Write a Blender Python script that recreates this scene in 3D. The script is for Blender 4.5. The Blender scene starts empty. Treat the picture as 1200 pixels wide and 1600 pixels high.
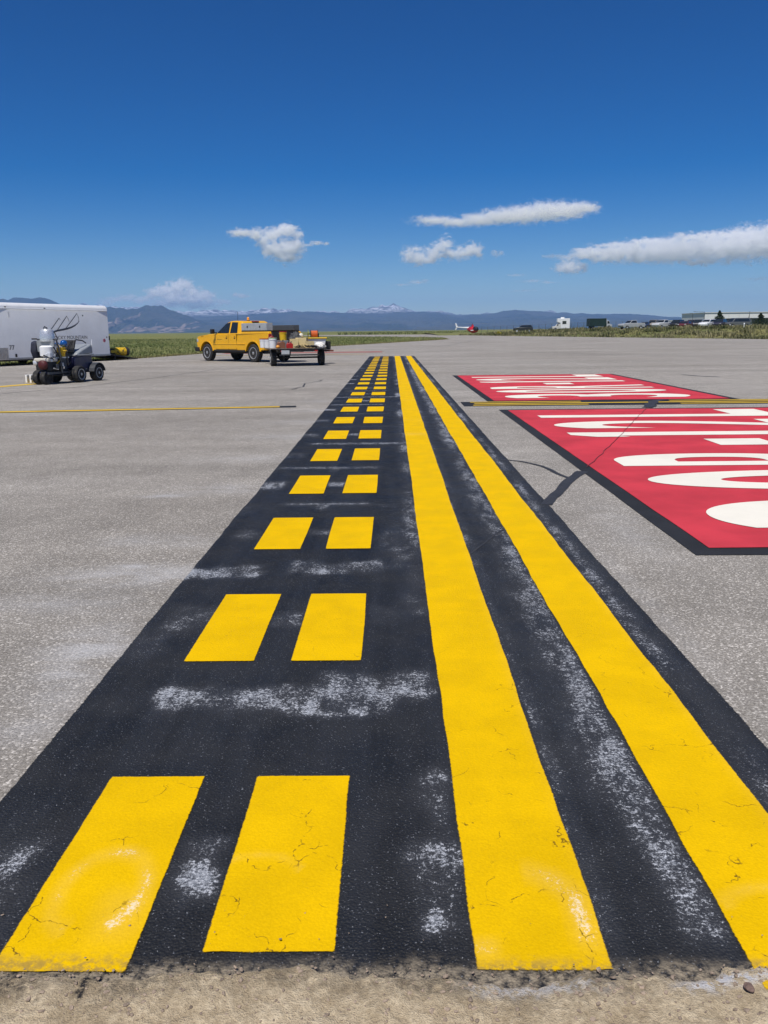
import bpy, bmesh, math, random
import numpy as np
from mathutils import Vector, Matrix, noise as mn

random.seed(7)
rng = np.random.default_rng(7)
scene = bpy.context.scene
C = scene.collection
R = math.radians

# ------------------------------------------------------------------ camera
CAM_H, PITCH, YAW, ROLL, FPX = 1.368, R(12.443), R(0.62), R(-0.617), 1285.5
fw = Vector((-math.sin(YAW) * math.cos(PITCH), math.cos(YAW) * math.cos(PITCH), -math.sin(PITCH)))
r0 = Vector((math.cos(YAW), math.sin(YAW), 0)); u0 = r0.cross(fw)
rv = r0 * math.cos(ROLL) + u0 * math.sin(ROLL)
uv = -r0 * math.sin(ROLL) + u0 * math.cos(ROLL)
cam_d = bpy.data.cameras.new('camera'); cam = bpy.data.objects.new('camera', cam_d); C.objects.link(cam)
cam.matrix_world = Matrix(((rv.x, uv.x, -fw.x, 0), (rv.y, uv.y, -fw.y, 0), (rv.z, uv.z, -fw.z, CAM_H), (0, 0, 0, 1)))
cam_d.sensor_fit = 'AUTO'; cam_d.sensor_width = 36; cam_d.lens = FPX / 1600 * 36
cam_d.clip_start = 0.05; cam_d.clip_end = 300000
scene.camera = cam

def at(px, py, Y=None, z=0.0):
    """the place in the world seen at a point of the photograph: on height z, or at distance Y ahead"""
    d = fw + rv * ((px - 600) / FPX) - uv * ((py - 800) / FPX)
    t = Y / d.y if Y is not None else (z - CAM_H) / d.z
    return Vector((0, 0, CAM_H)) + d * t

# ------------------------------------------------------------------ sky, sun, exposure
SUN_EL = R(63); SUN_H = Vector((-0.30, -0.954, 0)).normalized()
world = bpy.data.worlds.new('World'); scene.world = world; world.use_nodes = True
wn, wl = world.node_tree.nodes, world.node_tree.links
sky = wn.new('ShaderNodeTexSky'); sky.sky_type = 'NISHITA'; sky.sun_disc = False
sky.sun_elevation = SUN_EL; sky.sun_rotation = math.atan2(SUN_H.x, SUN_H.y) % (2 * math.pi)
sky.altitude = 1700; sky.air_density = 1.0; sky.dust_density = 0.15; sky.ozone_density = 3.0
gm = wn.new('ShaderNodeGamma'); gm.inputs[1].default_value = 1.25; hs = wn.new('ShaderNodeHueSaturation'); hs.inputs['Saturation'].default_value = 1.42; hs.inputs['Hue'].default_value = 0.51
wl.new(sky.outputs[0], gm.inputs[0]); wl.new(gm.outputs[0], hs.inputs['Color']); wl.new(hs.outputs[0], wn['Background'].inputs[0]); wn['Background'].inputs[1].default_value = 0.05
sun_d = bpy.data.lights.new('sun', 'SUN'); sun_d.energy = 5.0; sun_d.angle = R(0.53); sun_d.color = (1.0, 0.955, 0.89)
sun = bpy.data.objects.new('sun', sun_d); C.objects.link(sun)
sdir = Vector((SUN_H.x * math.cos(SUN_EL), SUN_H.y * math.cos(SUN_EL), math.sin(SUN_EL)))
sun.rotation_euler = sdir.to_track_quat('Z', 'Y').to_euler(); sun.location = (0, 0, 40)
vs = scene.view_settings
vs.view_transform = 'Standard'; vs.look = 'None'; vs.gamma = 1.0; vs.exposure = 0.0; vs.use_curve_mapping = False
cy = scene.cycles
cy.use_denoising = True; cy.denoiser = 'OPENIMAGEDENOISE'; cy.denoising_input_passes = 'RGB_ALBEDO_NORMAL'
cy.max_bounces = 16; cy.diffuse_bounces = 3; cy.glossy_bounces = 3; cy.transmission_bounces = 4; cy.volume_bounces = 16
cy.transparent_max_bounces = 12; cy.sample_clamp_indirect = 8.0
cy.use_adaptive_sampling = True; cy.adaptive_threshold = 0.012

# ------------------------------------------------------------------ helpers
def sm(a, b, x):
    t = np.clip((x - a) / (b - a), 0, 1)
    return t * t * (3 - 2 * t)

def soft(x, a, b, s):
    return float(sm(a - s, a + s, x) * (1 - sm(b - s, b + s, x)))

class NT:
    """small helper to wire a material"""
    def __init__(s, name):
        s.m = bpy.data.materials.new(name); s.m.use_nodes = True
        s.n, s.l = s.m.node_tree.nodes, s.m.node_tree.links
        s.b = s.n['Principled BSDF']; s.o = s.n['Material Output']
    def node(s, t, **k):
        n = s.n.new(t)
        for a, v in k.items():
            setattr(n, a, v)
        return n
    def put(s, v, sock):
        if hasattr(v, 'is_output'):
            s.l.new(v, sock)
        else:
            sock.default_value = v
    def coord(s, kind='Object'):
        return s.node('ShaderNodeTexCoord').outputs[kind]
    def mapping(s, v, scale=(1, 1, 1), rot=(0, 0, 0), loc=(0, 0, 0)):
        n = s.node('ShaderNodeMapping'); s.l.new(v, n.inputs[0])
        n.inputs['Scale'].default_value = scale; n.inputs['Rotation'].default_value = rot; n.inputs['Location'].default_value = loc
        return n.outputs[0]
    def noise(s, v, scale, detail=3, rough=0.55, dist=0.0):
        n = s.node('ShaderNodeTexNoise'); s.l.new(v, n.inputs['Vector'])
        n.inputs['Scale'].default_value = scale; n.inputs['Detail'].default_value = detail
        n.inputs['Roughness'].default_value = rough; n.inputs['Distortion'].default_value = dist
        return n.outputs[0]
    def voro(s, v, scale, feature='F1', out='Distance'):
        n = s.node('ShaderNodeTexVoronoi', feature=feature); s.l.new(v, n.inputs['Vector'])
        n.inputs['Scale'].default_value = scale
        return n.outputs[out]
    def math(s, op, a, b=0.0, c=0.0, clamp=False):
        n = s.node('ShaderNodeMath', operation=op); n.use_clamp = clamp
        for i, v in enumerate((a, b, c)):
            s.put(v, n.inputs[i])
        return n.outputs[0]
    def ramp(s, v, a, b, lo=0.0, hi=1.0, smooth=True):
        n = s.node('ShaderNodeMapRange'); n.interpolation_type = 'SMOOTHSTEP' if smooth else 'LINEAR'
        s.put(v, n.inputs['Value'])
        for k, x in (('From Min', a), ('From Max', b), ('To Min', lo), ('To Max', hi)):
            s.put(x, n.inputs[k])
        return n.outputs[0]
    def mix(s, f, a, b, mode='MIX'):
        n = s.node('ShaderNodeMix', data_type='RGBA', blend_type=mode)
        s.put(f, n.inputs['Factor'])
        for k, v in ((6, a), (7, b)):
            if hasattr(v, 'is_output'):
                s.l.new(v, n.inputs[k])
            else:
                n.inputs[k].default_value = (*v, 1)
        return n.outputs[2]
    def attr(s, name):
        return s.node('ShaderNodeAttribute', attribute_name=name).outputs['Fac']
    def bump(s, h, strength=0.3, dist=0.01):
        n = s.node('ShaderNodeBump'); n.inputs['Strength'].default_value = strength; n.inputs['Distance'].default_value = dist
        s.l.new(h, n.inputs['Height']); s.l.new(n.outputs[0], s.b.inputs['Normal'])
    def color(s, c):
        if hasattr(c, 'is_output'):
            s.l.new(c, s.b.inputs['Base Color'])
        else:
            s.b.inputs['Base Color'].default_value = (*c, 1)
    def rough(s, v): s.put(v, s.b.inputs['Roughness'])
    def spec(s, v): s.b.inputs['Specular IOR Level'].default_value = v
    def alpha(s, v): s.put(v, s.b.inputs['Alpha'])

_mats = {}
def mat(name, col, rough=0.5, metal=0.0, var=0.12, scale=6.0, bump=0.0, coat=0.0, spec=0.5, dirt=0.0):
    """painted, metal, rubber or plastic surface with uneven tone, faint relief and dust"""
    if name in _mats:
        return _mats[name]
    t = NT(name); v = t.coord()
    a = t.noise(v, scale, 4, 0.6); b = t.noise(v, scale * 9, 3, 0.6)
    k = t.math('ADD', t.math('MULTIPLY', a, 0.7), t.math('MULTIPLY', b, 0.3))
    dark = tuple(c * (1 - var) for c in col); lite = tuple(min(1, c * (1 + var)) for c in col)
    c = t.mix(t.ramp(k, 0.3, 0.7), dark, lite)
    if dirt > 0:
        d = t.math('MULTIPLY', t.ramp(t.noise(v, scale * 0.7, 5, 0.65), 0.45, 0.75), dirt)
        c = t.mix(d, c, (0.24, 0.21, 0.17))
    t.color(c); t.b.inputs['Metallic'].default_value = metal; t.spec(spec)
    t.rough(t.ramp(b, 0.3, 0.7, max(0.02, rough - 0.07), min(1, rough + 0.07)))
    if coat: t.b.inputs['Coat Weight'].default_value = coat; t.b.inputs['Coat Roughness'].default_value = 0.06
    if bump: t.bump(b, bump, 0.004)
    _mats[name] = t.m
    return t.m

def glass(name='vehicle_glass', col=(0.012, 0.016, 0.018)):
    if name in _mats: return _mats[name]
    t = NT(name); v = t.coord()
    t.color(t.mix(t.noise(v, 3.0), col, tuple(c * 1.8 for c in col))); t.rough(t.ramp(t.noise(v, 20.0), 0.3, 0.7, 0.03, 0.10)); t.spec(0.6)
    _mats[name] = t.m
    return t.m

class MB:
    """collects boxes, tubes, prisms; build() links them as one mesh object"""
    def __init__(s): s.v, s.f = [], []
    def add(s, vs_, fs_):
        n = len(s.v); s.v += [tuple(p) for p in vs_]; s.f += [tuple(i + n for i in f) for f in fs_]
        return s
    def box(s, x0, x1, y0, y1, z0, z1):
        return s.add([(x0, y0, z0), (x1, y0, z0), (x1, y1, z0), (x0, y1, z0), (x0, y0, z1), (x1, y0, z1), (x1, y1, z1), (x0, y1, z1)],
                     [(3, 2, 1, 0), (4, 5, 6, 7), (0, 1, 5, 4), (1, 2, 6, 5), (2, 3, 7, 6), (3, 0, 4, 7)])
    def hexa(s, p):
        return s.add(p, [(3, 2, 1, 0), (4, 5, 6, 7), (0, 1, 5, 4), (1, 2, 6, 5), (2, 3, 7, 6), (3, 0, 4, 7)])
    def tube(s, pts, r, n=8, caps=True):
        pts = [Vector(p) for p in pts]; rs = r if isinstance(r, (list, tuple)) else [r] * len(pts)
        rings = []; ref = None
        for i, p in enumerate(pts):
            d = (pts[min(i + 1, len(pts) - 1)] - pts[max(i - 1, 0)]).normalized()
            if ref is None: ref = Vector((0, 0, 1)) if abs(d.z) < 0.9 else Vector((1, 0, 0))
            a = d.cross(ref).normalized(); b = d.cross(a).normalized(); ref = -b if False else ref
            rings.append([p + (a * math.cos(2 * math.pi * k / n) + b * math.sin(2 * math.pi * k / n)) * rs[i] for k in range(n)])
        vs_ = [q for g in rings for q in g]; fs_ = []
        for i in range(len(pts) - 1):
            for k in range(n):
                fs_.append((i * n + k, i * n + (k + 1) % n, (i + 1) * n + (k + 1) % n, (i + 1) * n + k))
        if caps: fs_ += [tuple(range(n))[::-1], tuple((len(pts) - 1) * n + k for k in range(n))]
        return s.add(vs_, fs_)
    def lathe(s, prof, n=16, org=(0, 0, 0), axis='z'):
        vs_, fs_ = [], []
        for (r, h) in prof:
            for k in range(n):
                a = 2 * math.pi * k / n; p = (r * math.cos(a), r * math.sin(a), h)
                if axis == 'y': p = (p[0], p[2], p[1])
                if axis == 'x': p = (p[2], p[0], p[1])
                vs_.append((p[0] + org[0], p[1] + org[1], p[2] + org[2]))
        for i in range(len(prof) - 1):
            for k in range(n):
                fs_.append((i * n + k, i * n + (k + 1) % n, (i + 1) * n + (k + 1) % n, (i + 1) * n + k))
        fs_ += [tuple(range(n))[::-1], tuple((len(prof) - 1) * n + k for k in range(n))]
        return s.add(vs_, fs_)
    def prism(s, poly, y0, y1):
        """poly of (x, z) stretched from y0 to y1 (each a number or one number per corner)"""
        n = len(poly); a = y0 if isinstance(y0, (list, tuple)) else [y0] * n; b = y1 if isinstance(y1, (list, tuple)) else [y1] * n
        vs_ = [(x, a[i], z) for i, (x, z) in enumerate(poly)] + [(x, b[i], z) for i, (x, z) in enumerate(poly)]
        return s.add(vs_, [tuple(range(n)), tuple(range(2 * n - 1, n - 1, -1))] + [(i, n + i, n + (i + 1) % n, (i + 1) % n) for i in range(n)])
    def build(s, name, m, parent=None, bevel=0.0, smooth=None, seg=2, recalc=True):
        me = bpy.data.meshes.new(name); me.from_pydata(s.v, [], s.f); me.validate()
        if recalc:
            b = bmesh.new(); b.from_mesh(me); bmesh.ops.recalc_face_normals(b, faces=b.faces); b.to_mesh(me); b.free()
        me.materials.append(m)
        if smooth is not None:
            me.shade_smooth(); me.set_sharp_from_angle(angle=R(smooth))
        o = bpy.data.objects.new(name, me); C.objects.link(o); o.parent = parent
        if bevel:
            md = o.modifiers.new('soft_edges', 'BEVEL'); md.width = bevel; md.segments = seg; md.limit_method = 'ANGLE'; md.angle_limit = R(35)
        return o

def tag(o, label=None, cat=None, group=None, kind=None):
    for k, v in (('label', label), ('category', cat), ('group', group), ('kind', kind)):
        if v: o[k] = v
    return o
def empty(name, loc=(0, 0, 0), rz=0.0):
    o = bpy.data.objects.new(name, None); C.objects.link(o); o.location = loc; o.rotation_euler = (0, 0, rz); o.empty_display_size = 0.2
    return o
def mesh_obj(name, v, f, m, parent=None, attrs=None, smooth=False):
    me = bpy.data.meshes.new(name); me.from_pydata([tuple(p) for p in v], [], f); me.materials.append(m)
    for k, a in (attrs or {}).items():
        at_ = me.attributes.new(k, 'FLOAT', 'POINT'); at_.data.foreach_set('value', np.asarray(a, dtype=np.float32))
    if smooth: me.shade_smooth()
    o = bpy.data.objects.new(name, me); C.objects.link(o); o.parent = parent
    return o
def text_mesh(body, offset=0.0, shear=0.0):
    cu = bpy.data.curves.new('glyph', 'FONT'); cu.body = body; cu.size = 1.0; cu.offset = offset; cu.resolution_u = 16; cu.shear = shear
    o = bpy.data.objects.new('glyph', cu); C.objects.link(o)
    bpy.context.view_layer.update()
    me = bpy.data.meshes.new_from_object(o.evaluated_get(bpy.context.evaluated_depsgraph_get()))
    bpy.data.objects.remove(o); bpy.data.curves.remove(cu)
    return me
def fit_text(body, x0, x1, z0, z1, offset=0.0):
    """glyph outlines of body stretched into a box: list of 2-D points and faces"""
    me = text_mesh(body, offset)
    v = np.array([p.co[:2] for p in me.vertices]); lo, hi = v.min(0), v.max(0)
    v = (v - lo) / (hi - lo) * np.array([x1 - x0, z1 - z0]) + np.array([x0, z0])
    f = [tuple(p.vertices) for p in me.polygons]; bpy.data.meshes.remove(me)
    return v, f
def mirror_y(pts): return [(x, -y, z) for x, y, z in pts]

# ------------------------------------------------------------------ ground materials
def asphalt_material():
    t = NT('worn_asphalt'); v = t.coord()
    agg = t.node('ShaderNodeTexVoronoi', feature='F1'); t.l.new(v, agg.inputs['Vector']); agg.inputs['Scale'].default_value = 125
    sep = t.node('ShaderNodeSeparateColor'); t.l.new(agg.outputs['Color'], sep.inputs[0])
    fine = t.noise(v, 90, 4, 0.7); grit = t.noise(v, 380, 2, 0.6); mid = t.noise(v, 2.2, 5, 0.62); big = t.noise(v, 0.16, 4, 0.55)
    base = t.mix(t.ramp(fine, 0.33, 0.7), (0.155, 0.145, 0.130), (0.368, 0.348, 0.316))
    stone = t.mix(sep.outputs[1], (0.165, 0.155, 0.138), (0.64, 0.615, 0.575))
    base = t.mix(t.ramp(sep.outputs[0], 0.66, 0.76), base, stone)
    base = t.mix(t.ramp(grit, 0.60, 0.75), base, (0.56, 0.535, 0.51))
    base = t.mix(t.math('MULTIPLY', t.ramp(grit, 0.44, 0.34), 0.85), base, (0.045, 0.042, 0.04))
    base = t.mix(t.ramp(mid, 0.3, 0.72), t.mix(1.0, base, (0.90, 0.89, 0.88), 'MULTIPLY'), t.mix(1.0, base, (1.10, 1.09, 1.08), 'MULTIPLY'))
    base = t.mix(t.ramp(big, 0.32, 0.7), t.mix(1.0, base, (0.92, 0.905, 0.885), 'MULTIPLY'), t.mix(1.0, base, (1.08, 1.08, 1.08), 'MULTIPLY'))
    # paving lanes and tyre-rubbed streaks lying across the taxiway
    vv = t.mapping(v, (0.045, 0.55, 1), (0, 0, R(9)))
    streak = t.noise(vv, 1.0, 4, 0.6)
    base = t.mix(t.ramp(streak, 0.30, 0.68), t.mix(1.0, base, (0.86, 0.85, 0.835), 'MULTIPLY'), t.mix(1.0, base, (1.07, 1.06, 1.05), 'MULTIPLY'))
    # drifted glass-bead and primer dust beside the fresh paint
    tot = None
    for (cx, cyy, rx, ry, k) in [(-1.45, 4.55, 0.42, 0.16, 1.0), (-1.75, 4.05, 0.40, 0.16, 0.55), (-1.32, 3.45, 0.20, 0.26, 0.7), (-1.55, 5.35, 0.4, 0.16, 0.5),
                            (-1.97, 6.91, 0.16, 0.07, 0.9), (-1.45, 7.2, 0.45, 0.2, 0.55), (-1.5, 9.0, 0.5, 0.22, 0.5), (-1.45, 10.9, 0.45, 0.25, 0.5),
                            (-1.40, 12.7, 0.4, 0.25, 0.5), (-1.40, 14.6, 0.4, 0.25, 0.5), (-1.4, 16.5, 0.35, 0.3, 0.5), (-1.3, 2.7, 0.12, 0.25, 0.45), (1.30, 4.2, 0.05, 1.2, 0.25),
                            (1.62, 5.6, 0.16, 0.7, 0.35), (-1.5, 4.75, 0.25, 0.05, 0.9), (-1.35, 3.2, 0.15, 0.3, 0.5)]:
        s = t.node('ShaderNodeVectorMath', operation='SUBTRACT'); t.l.new(v, s.inputs[0]); s.inputs[1].default_value = (cx, cyy, 0)
        q = t.node('ShaderNodeVectorMath', operation='MULTIPLY'); t.l.new(s.outputs[0], q.inputs[0]); q.inputs[1].default_value = (1 / rx, 1 / ry, 0)
        d = t.node('ShaderNodeVectorMath', operation='DOT_PRODUCT'); t.l.new(q.outputs[0], d.inputs[0]); t.l.new(q.outputs[0], d.inputs[1])
        e = t.math('MULTIPLY', t.math('EXPONENT', t.math('MULTIPLY', d.outputs['Value'], -0.8)), k)
        tot = e if tot is None else t.math('ADD', tot, e)
    warp = t.noise(t.mapping(v, (1.0, 2.2, 1)), 3.0, 4, 0.6)
    dust = t.math('MULTIPLY', t.math('MULTIPLY', tot, t.ramp(warp, 0.25, 0.65)), t.ramp(fine, 0.25, 0.6, 0.25, 0.85), clamp=True)
    base = t.mix(t.math('MULTIPLY', dust, 0.75), base, (0.50, 0.50, 0.51))
    t.color(base); t.rough(0.86); t.spec(0.35)
    h = t.math('ADD', t.math('MULTIPLY', agg.outputs['Distance'], -0.6), t.math('ADD', t.math('MULTIPLY', fine, 0.5), t.math('MULTIPLY', grit, 0.35)))
    t.bump(h, 0.75, 0.006)
    return t.m

def spray_fac(t, v, extra=0.0):
    """how much white bead dust shows: the sheet's own 'spray' map broken up into grains"""
    a = t.math('MULTIPLY', t.attr('spray'), t.ramp(t.noise(t.mapping(v, (9, 3.2, 1), (0, 0, R(25))), 1.3, 4, 0.7), 0.28, 0.62, 0.55, 1.05))
    g1 = t.noise(v, 118, 3, 0.8); g2 = t.noise(v, 55, 3, 0.7); g3 = t.noise(t.mapping(v, (7, 26, 1), (0, 0, R(38))), 1.6, 4, 0.75)
    g = t.math('ADD', t.math('ADD', t.math('MULTIPLY', g1, 0.60), t.math('MULTIPLY', g2, 0.18)), t.math('MULTIPLY', g3, 0.22))
    th = t.math('SUBTRACT', 0.70, t.math('MULTIPLY', a, 0.315))
    return t.ramp(g, th, t.math('ADD', th, 0.10)), a, g1

def black_paint_material(name='black_marking_paint'):
    t = NT(name); v = t.coord()
    f, a, g1 = spray_fac(t, v)
    agg = t.voro(v, 130); fine = t.noise(v, 90, 4, 0.7); lanes = t.noise(t.mapping(v, (7.0, 0.25, 1)), 1.0, 3, 0.5); blot = t.noise(v, 3.5, 4, 0.6)
    c = t.mix(t.ramp(blot, 0.3, 0.72), (0.0072, 0.0076, 0.0088), (0.015, 0.0158, 0.018))
    c = t.mix(t.math('MULTIPLY', t.ramp(lanes, 0.42, 0.6), 0.45), c, (0.019, 0.021, 0.026))
    specks = t.ramp(t.noise(v, 170, 2, 0.5), 0.66, 0.72)
    c = t.mix(t.math('MULTIPLY', specks, 0.40), c, (0.40, 0.42, 0.46))
    c = t.mix(t.math('MULTIPLY', a, 0.15), c, (0.24, 0.25, 0.28))
    c = t.mix(t.math('MULTIPLY', f, 0.82), c, t.mix(t.ramp(g1, 0.42, 0.66), (0.17, 0.185, 0.21), (0.56, 0.58, 0.62)))
    dust = t.math('MULTIPLY', t.attr('dust'), t.ramp(t.noise(v, 40, 4, 0.7), 0.35, 0.62))
    c = t.mix(dust, c, (0.30, 0.25, 0.18))
    t.color(c); t.rough(t.ramp(blot, 0.3, 0.7, 0.55, 0.74)); t.spec(0.26)
    edge = t.attr('edge'); n2 = t.noise(v, 70, 4, 0.7)
    t.alpha(t.ramp(t.math('SUBTRACT', edge, t.math('MULTIPLY', n2, 0.016)), -0.002, 0.002))
    t.bump(t.math('ADD', t.math('MULTIPLY', agg, -0.6), t.math('MULTIPLY', fine, 0.7)), 0.85, 0.007)
    return t.m

def yellow_paint_material(name='yellow_marking_paint', col=(0.70, 0.43, 0.001)):
    t = NT(name); v = t.coord()
    f, a, g1 = spray_fac(t, v)
    blot = t.noise(v, 4.0, 4, 0.6); fine = t.noise(v, 110, 4, 0.7)
    c = t.mix(t.ramp(blot, 0.3, 0.7), tuple(k * 0.93 for k in col), tuple(k * 1.06 for k in col))
    c = t.mix(t.ramp(fine, 0.62, 0.40), c, t.mix(1.0, c, (0.93, 0.92, 0.9), 'MULTIPLY'))
    c = t.mix(t.math('MULTIPLY', a, 0.12), c, (0.74, 0.62, 0.33))
    c = t.mix(t.math('MULTIPLY', f, 0.55), c, (0.78, 0.74, 0.66))
    # thin dark drying cracks and pinholes
    wv = t.node('ShaderNodeVectorMath', operation='ADD'); t.l.new(v, wv.inputs[0])
    nz = t.node('ShaderNodeTexNoise'); t.l.new(v, nz.inputs['Vector']); nz.inputs['Scale'].default_value = 9; nz.inputs['Detail'].default_value = 5
    ms = t.node('ShaderNodeVectorMath', operation='SCALE'); t.l.new(nz.outputs['Color'], ms.inputs[0]); ms.inputs['Scale'].default_value = 0.16; t.l.new(ms.outputs[0], wv.inputs[1])
    crk = t.voro(wv.outputs[0], 6.5, 'DISTANCE_TO_EDGE')
    cm = t.math('MULTIPLY', t.ramp(crk, 0.013, 0.003), t.math('MULTIPLY', t.ramp(t.noise(v, 5.0, 3, 0.6), 0.49, 0.58), t.ramp(t.noise(v, 45, 2, 0.6), 0.40, 0.55)))
    cm = t.math('MULTIPLY', cm, t.attr('wear'))
    pin = t.ramp(t.noise(v, 190, 2, 0.5), 0.735, 0.77)
    cm = t.math('ADD', t.math('MULTIPLY', cm, 0.85), t.math('MULTIPLY', pin, 0.35), clamp=True)
    c = t.mix(cm, c, (0.10, 0.055, 0.01))
    dust = t.math('MULTIPLY', t.attr('dust'), t.ramp(t.noise(v, 40, 4, 0.7), 0.35, 0.62))
    c = t.mix(dust, c, (0.16, 0.12, 0.07))
    t.color(c); t.rough(t.ramp(blot, 0.3, 0.7, 0.7, 0.85)); t.spec(0.05)
    edge = t.attr('edge'); n2 = t.noise(v, 80, 4, 0.75)
    t.alpha(t.ramp(t.math('SUBTRACT', edge, t.math('MULTIPLY', n2, 0.009)), -0.002, 0.0025))
    t.bump(t.math('SUBTRACT', t.math('ADD', t.math('MULTIPLY', t.voro(v, 130), -0.35), t.math('MULTIPLY', fine, 0.5)), t.math('MULTIPLY', cm, 0.5)), 0.42, 0.005)
    return t.m

def flat_paint_material(name, col, var=0.08, wear=0.25):
    t = NT(name); v = t.coord()
    big = t.noise(v, 1.3, 5, 0.6); fine = t.noise(v, 95, 4, 0.7); sc = t.noise(t.mapping(v, (2.0, 9.0, 1), (0, 0, R(30))), 2.0, 5, 0.75)
    c = t.mix(t.ramp(big, 0.3, 0.7), tuple(k * (1 - var) for k in col), tuple(k * (1 + var) for k in col))
    c = t.mix(t.math('MULTIPLY', t.ramp(fine, 0.62, 0.75), wear), c, (0.14, 0.12, 0.11))
    c = t.mix(t.math('MULTIPLY', t.ramp(sc, 0.62, 0.74), wear * 0.5), c, tuple(min(1, k * 1.2 + 0.1) for k in col))
    t.color(c); t.rough(0.8); t.spec(0.22)
    t.bump(t.math('ADD', t.math('MULTIPLY', t.voro(v, 130), -0.4), t.math('MULTIPLY', fine, 0.5)), 0.45, 0.005)
    return t.m

def dirt_material():
    t = NT('sandy_dirt'); v = t.coord()
    a = t.noise(v, 7, 5, 0.65); b = t.noise(v, 60, 5, 0.7); g = t.noise(v, 260, 3, 0.7)
    c = t.mix(t.ramp(a, 0.3, 0.7), (0.49, 0.40, 0.265), (0.76, 0.645, 0.455))
    c = t.mix(t.ramp(b, 0.35, 0.7), t.mix(1.0, c, (0.78, 0.74, 0.70), 'MULTIPLY'), t.mix(1.0, c, (1.12, 1.1, 1.08), 'MULTIPLY'))
    c = t.mix(t.math('MULTIPLY', t.ramp(g, 0.63, 0.72), 0.6), c, (0.52, 0.48, 0.40))
    c = t.mix(t.math('MULTIPLY', t.ramp(g, 0.36, 0.28), 0.7), c, (0.09, 0.065, 0.045))
    blk = t.math('MULTIPLY', t.attr('black'), t.ramp(t.noise(v, 45, 4, 0.7), 0.30, 0.62))
    c = t.mix(blk, c, (0.030, 0.029, 0.030))
    wht = t.math('MULTIPLY', t.attr('white'), t.ramp(t.noise(v, 55, 4, 0.75), 0.42, 0.56))
    c = t.mix(wht, c, (0.66, 0.66, 0.68))
    t.color(c); t.rough(0.95); t.spec(0.2)
    t.bump(t.math('ADD', t.math('MULTIPLY', b, 0.8), t.math('MULTIPLY', g, 0.5)), 1.0, 0.016)
    return t.m

def field_material(name, dry=0.5):
    t = NT(name); v = t.coord()
    a = t.noise(v, 0.05, 5, 0.6); b = t.noise(t.mapping(v, (0.35, 1.0, 1)), 0.6, 5, 0.65); c2 = t.noise(v, 5, 4, 0.7); far = t.noise(v, 0.0015, 5, 0.6)
    c = t.mix(t.ramp(b, 0.3, 0.7), (0.085, 0.110, 0.032), (0.20, 0.21, 0.080))
    c = t.mix(t.math('MULTIPLY', t.ramp(a, 0.4, 0.65), dry), c, (0.22, 0.19, 0.075))
    c = t.mix(t.ramp(c2, 0.3, 0.7), t.mix(1.0, c, (0.7, 0.72, 0.7), 'MULTIPLY'), t.mix(1.0, c, (1.2, 1.2, 1.15), 'MULTIPLY'))
    c = t.mix(t.math('MULTIPLY', t.ramp(far, 0.45, 0.6), 0.35), c, (0.06, 0.075, 0.03))
    t.color(c); t.rough(0.95); t.spec(0.15); t.bump(c2, 0.8, 0.08)
    return t.m

ASPHALT = asphalt_material(); BLACK = black_paint_material(); YELLOW = yellow_paint_material()
RED = flat_paint_material('red_marking_paint', (0.49, 0.038, 0.054), 0.15, 0.4); WHITEP = flat_paint_material('white_marking_paint', (0.72, 0.69, 0.60), 0.05, 0.2)
BLACKFLAT = flat_paint_material('black_border_paint', (0.020, 0.021, 0.024), 0.2, 0.3)
YELFLAT = flat_paint_material('faded_yellow_paint', (0.60, 0.40, 0.035), 0.12, 0.35)
TAR = mat('crack_sealant_tar', (0.030, 0.029, 0.029), 0.6, 0, 0.35, 9, 0.4)

# ------------------------------------------------------------------ ground, pavement, field
FIELD = field_material('prairie_grass_ground', 0.55)
S = 90000.0
g = mesh_obj('ground', [(-S, -S, -0.06), (S, -S, -0.06), (S, S, -0.06), (-S, S, -0.06)], [(0, 1, 2, 3)], FIELD); tag(g, kind='structure')

EDGE_R = [(18.4, 203), (24.5, 170), (32.9, 128), (41.0, 92), (52, 60), (75, 20), (95, 1.30)]
EDGE_L = [(-70, -40), (-30, 12), (-18.6, 36.5), (-13.9, 46.2), (-12.4, 54.5), (-9.0, 65), (-5.4, 77), (0.6, 97), (6.6, 117), (8.6, 124)]
pav = [(-70, 1.30)] + [(-44, 1.30)] + [(-30, 14.0)] + EDGE_L[2:] + [(9.6, 150), (6.0, 168), (-10, 215), (-45, 300), (-45, 318), (-20, 300), (12, 262)] + EDGE_R
pav = pav[1:]
o = mesh_obj('pavement', [(x, y, 0.0) for x, y in pav], [tuple(range(len(pav)))[::-1]], ASPHALT); tag(o, kind='structure')
bm = bmesh.new(); bm.from_mesh(o.data); bmesh.ops.triangulate(bm, faces=bm.faces); bmesh.ops.recalc_face_normals(bm, faces=bm.faces); bm.to_mesh(o.data); bm.free()
for p in o.data.polygons:
    if p.normal.z < 0: o.data.flip_normals(); break

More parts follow.
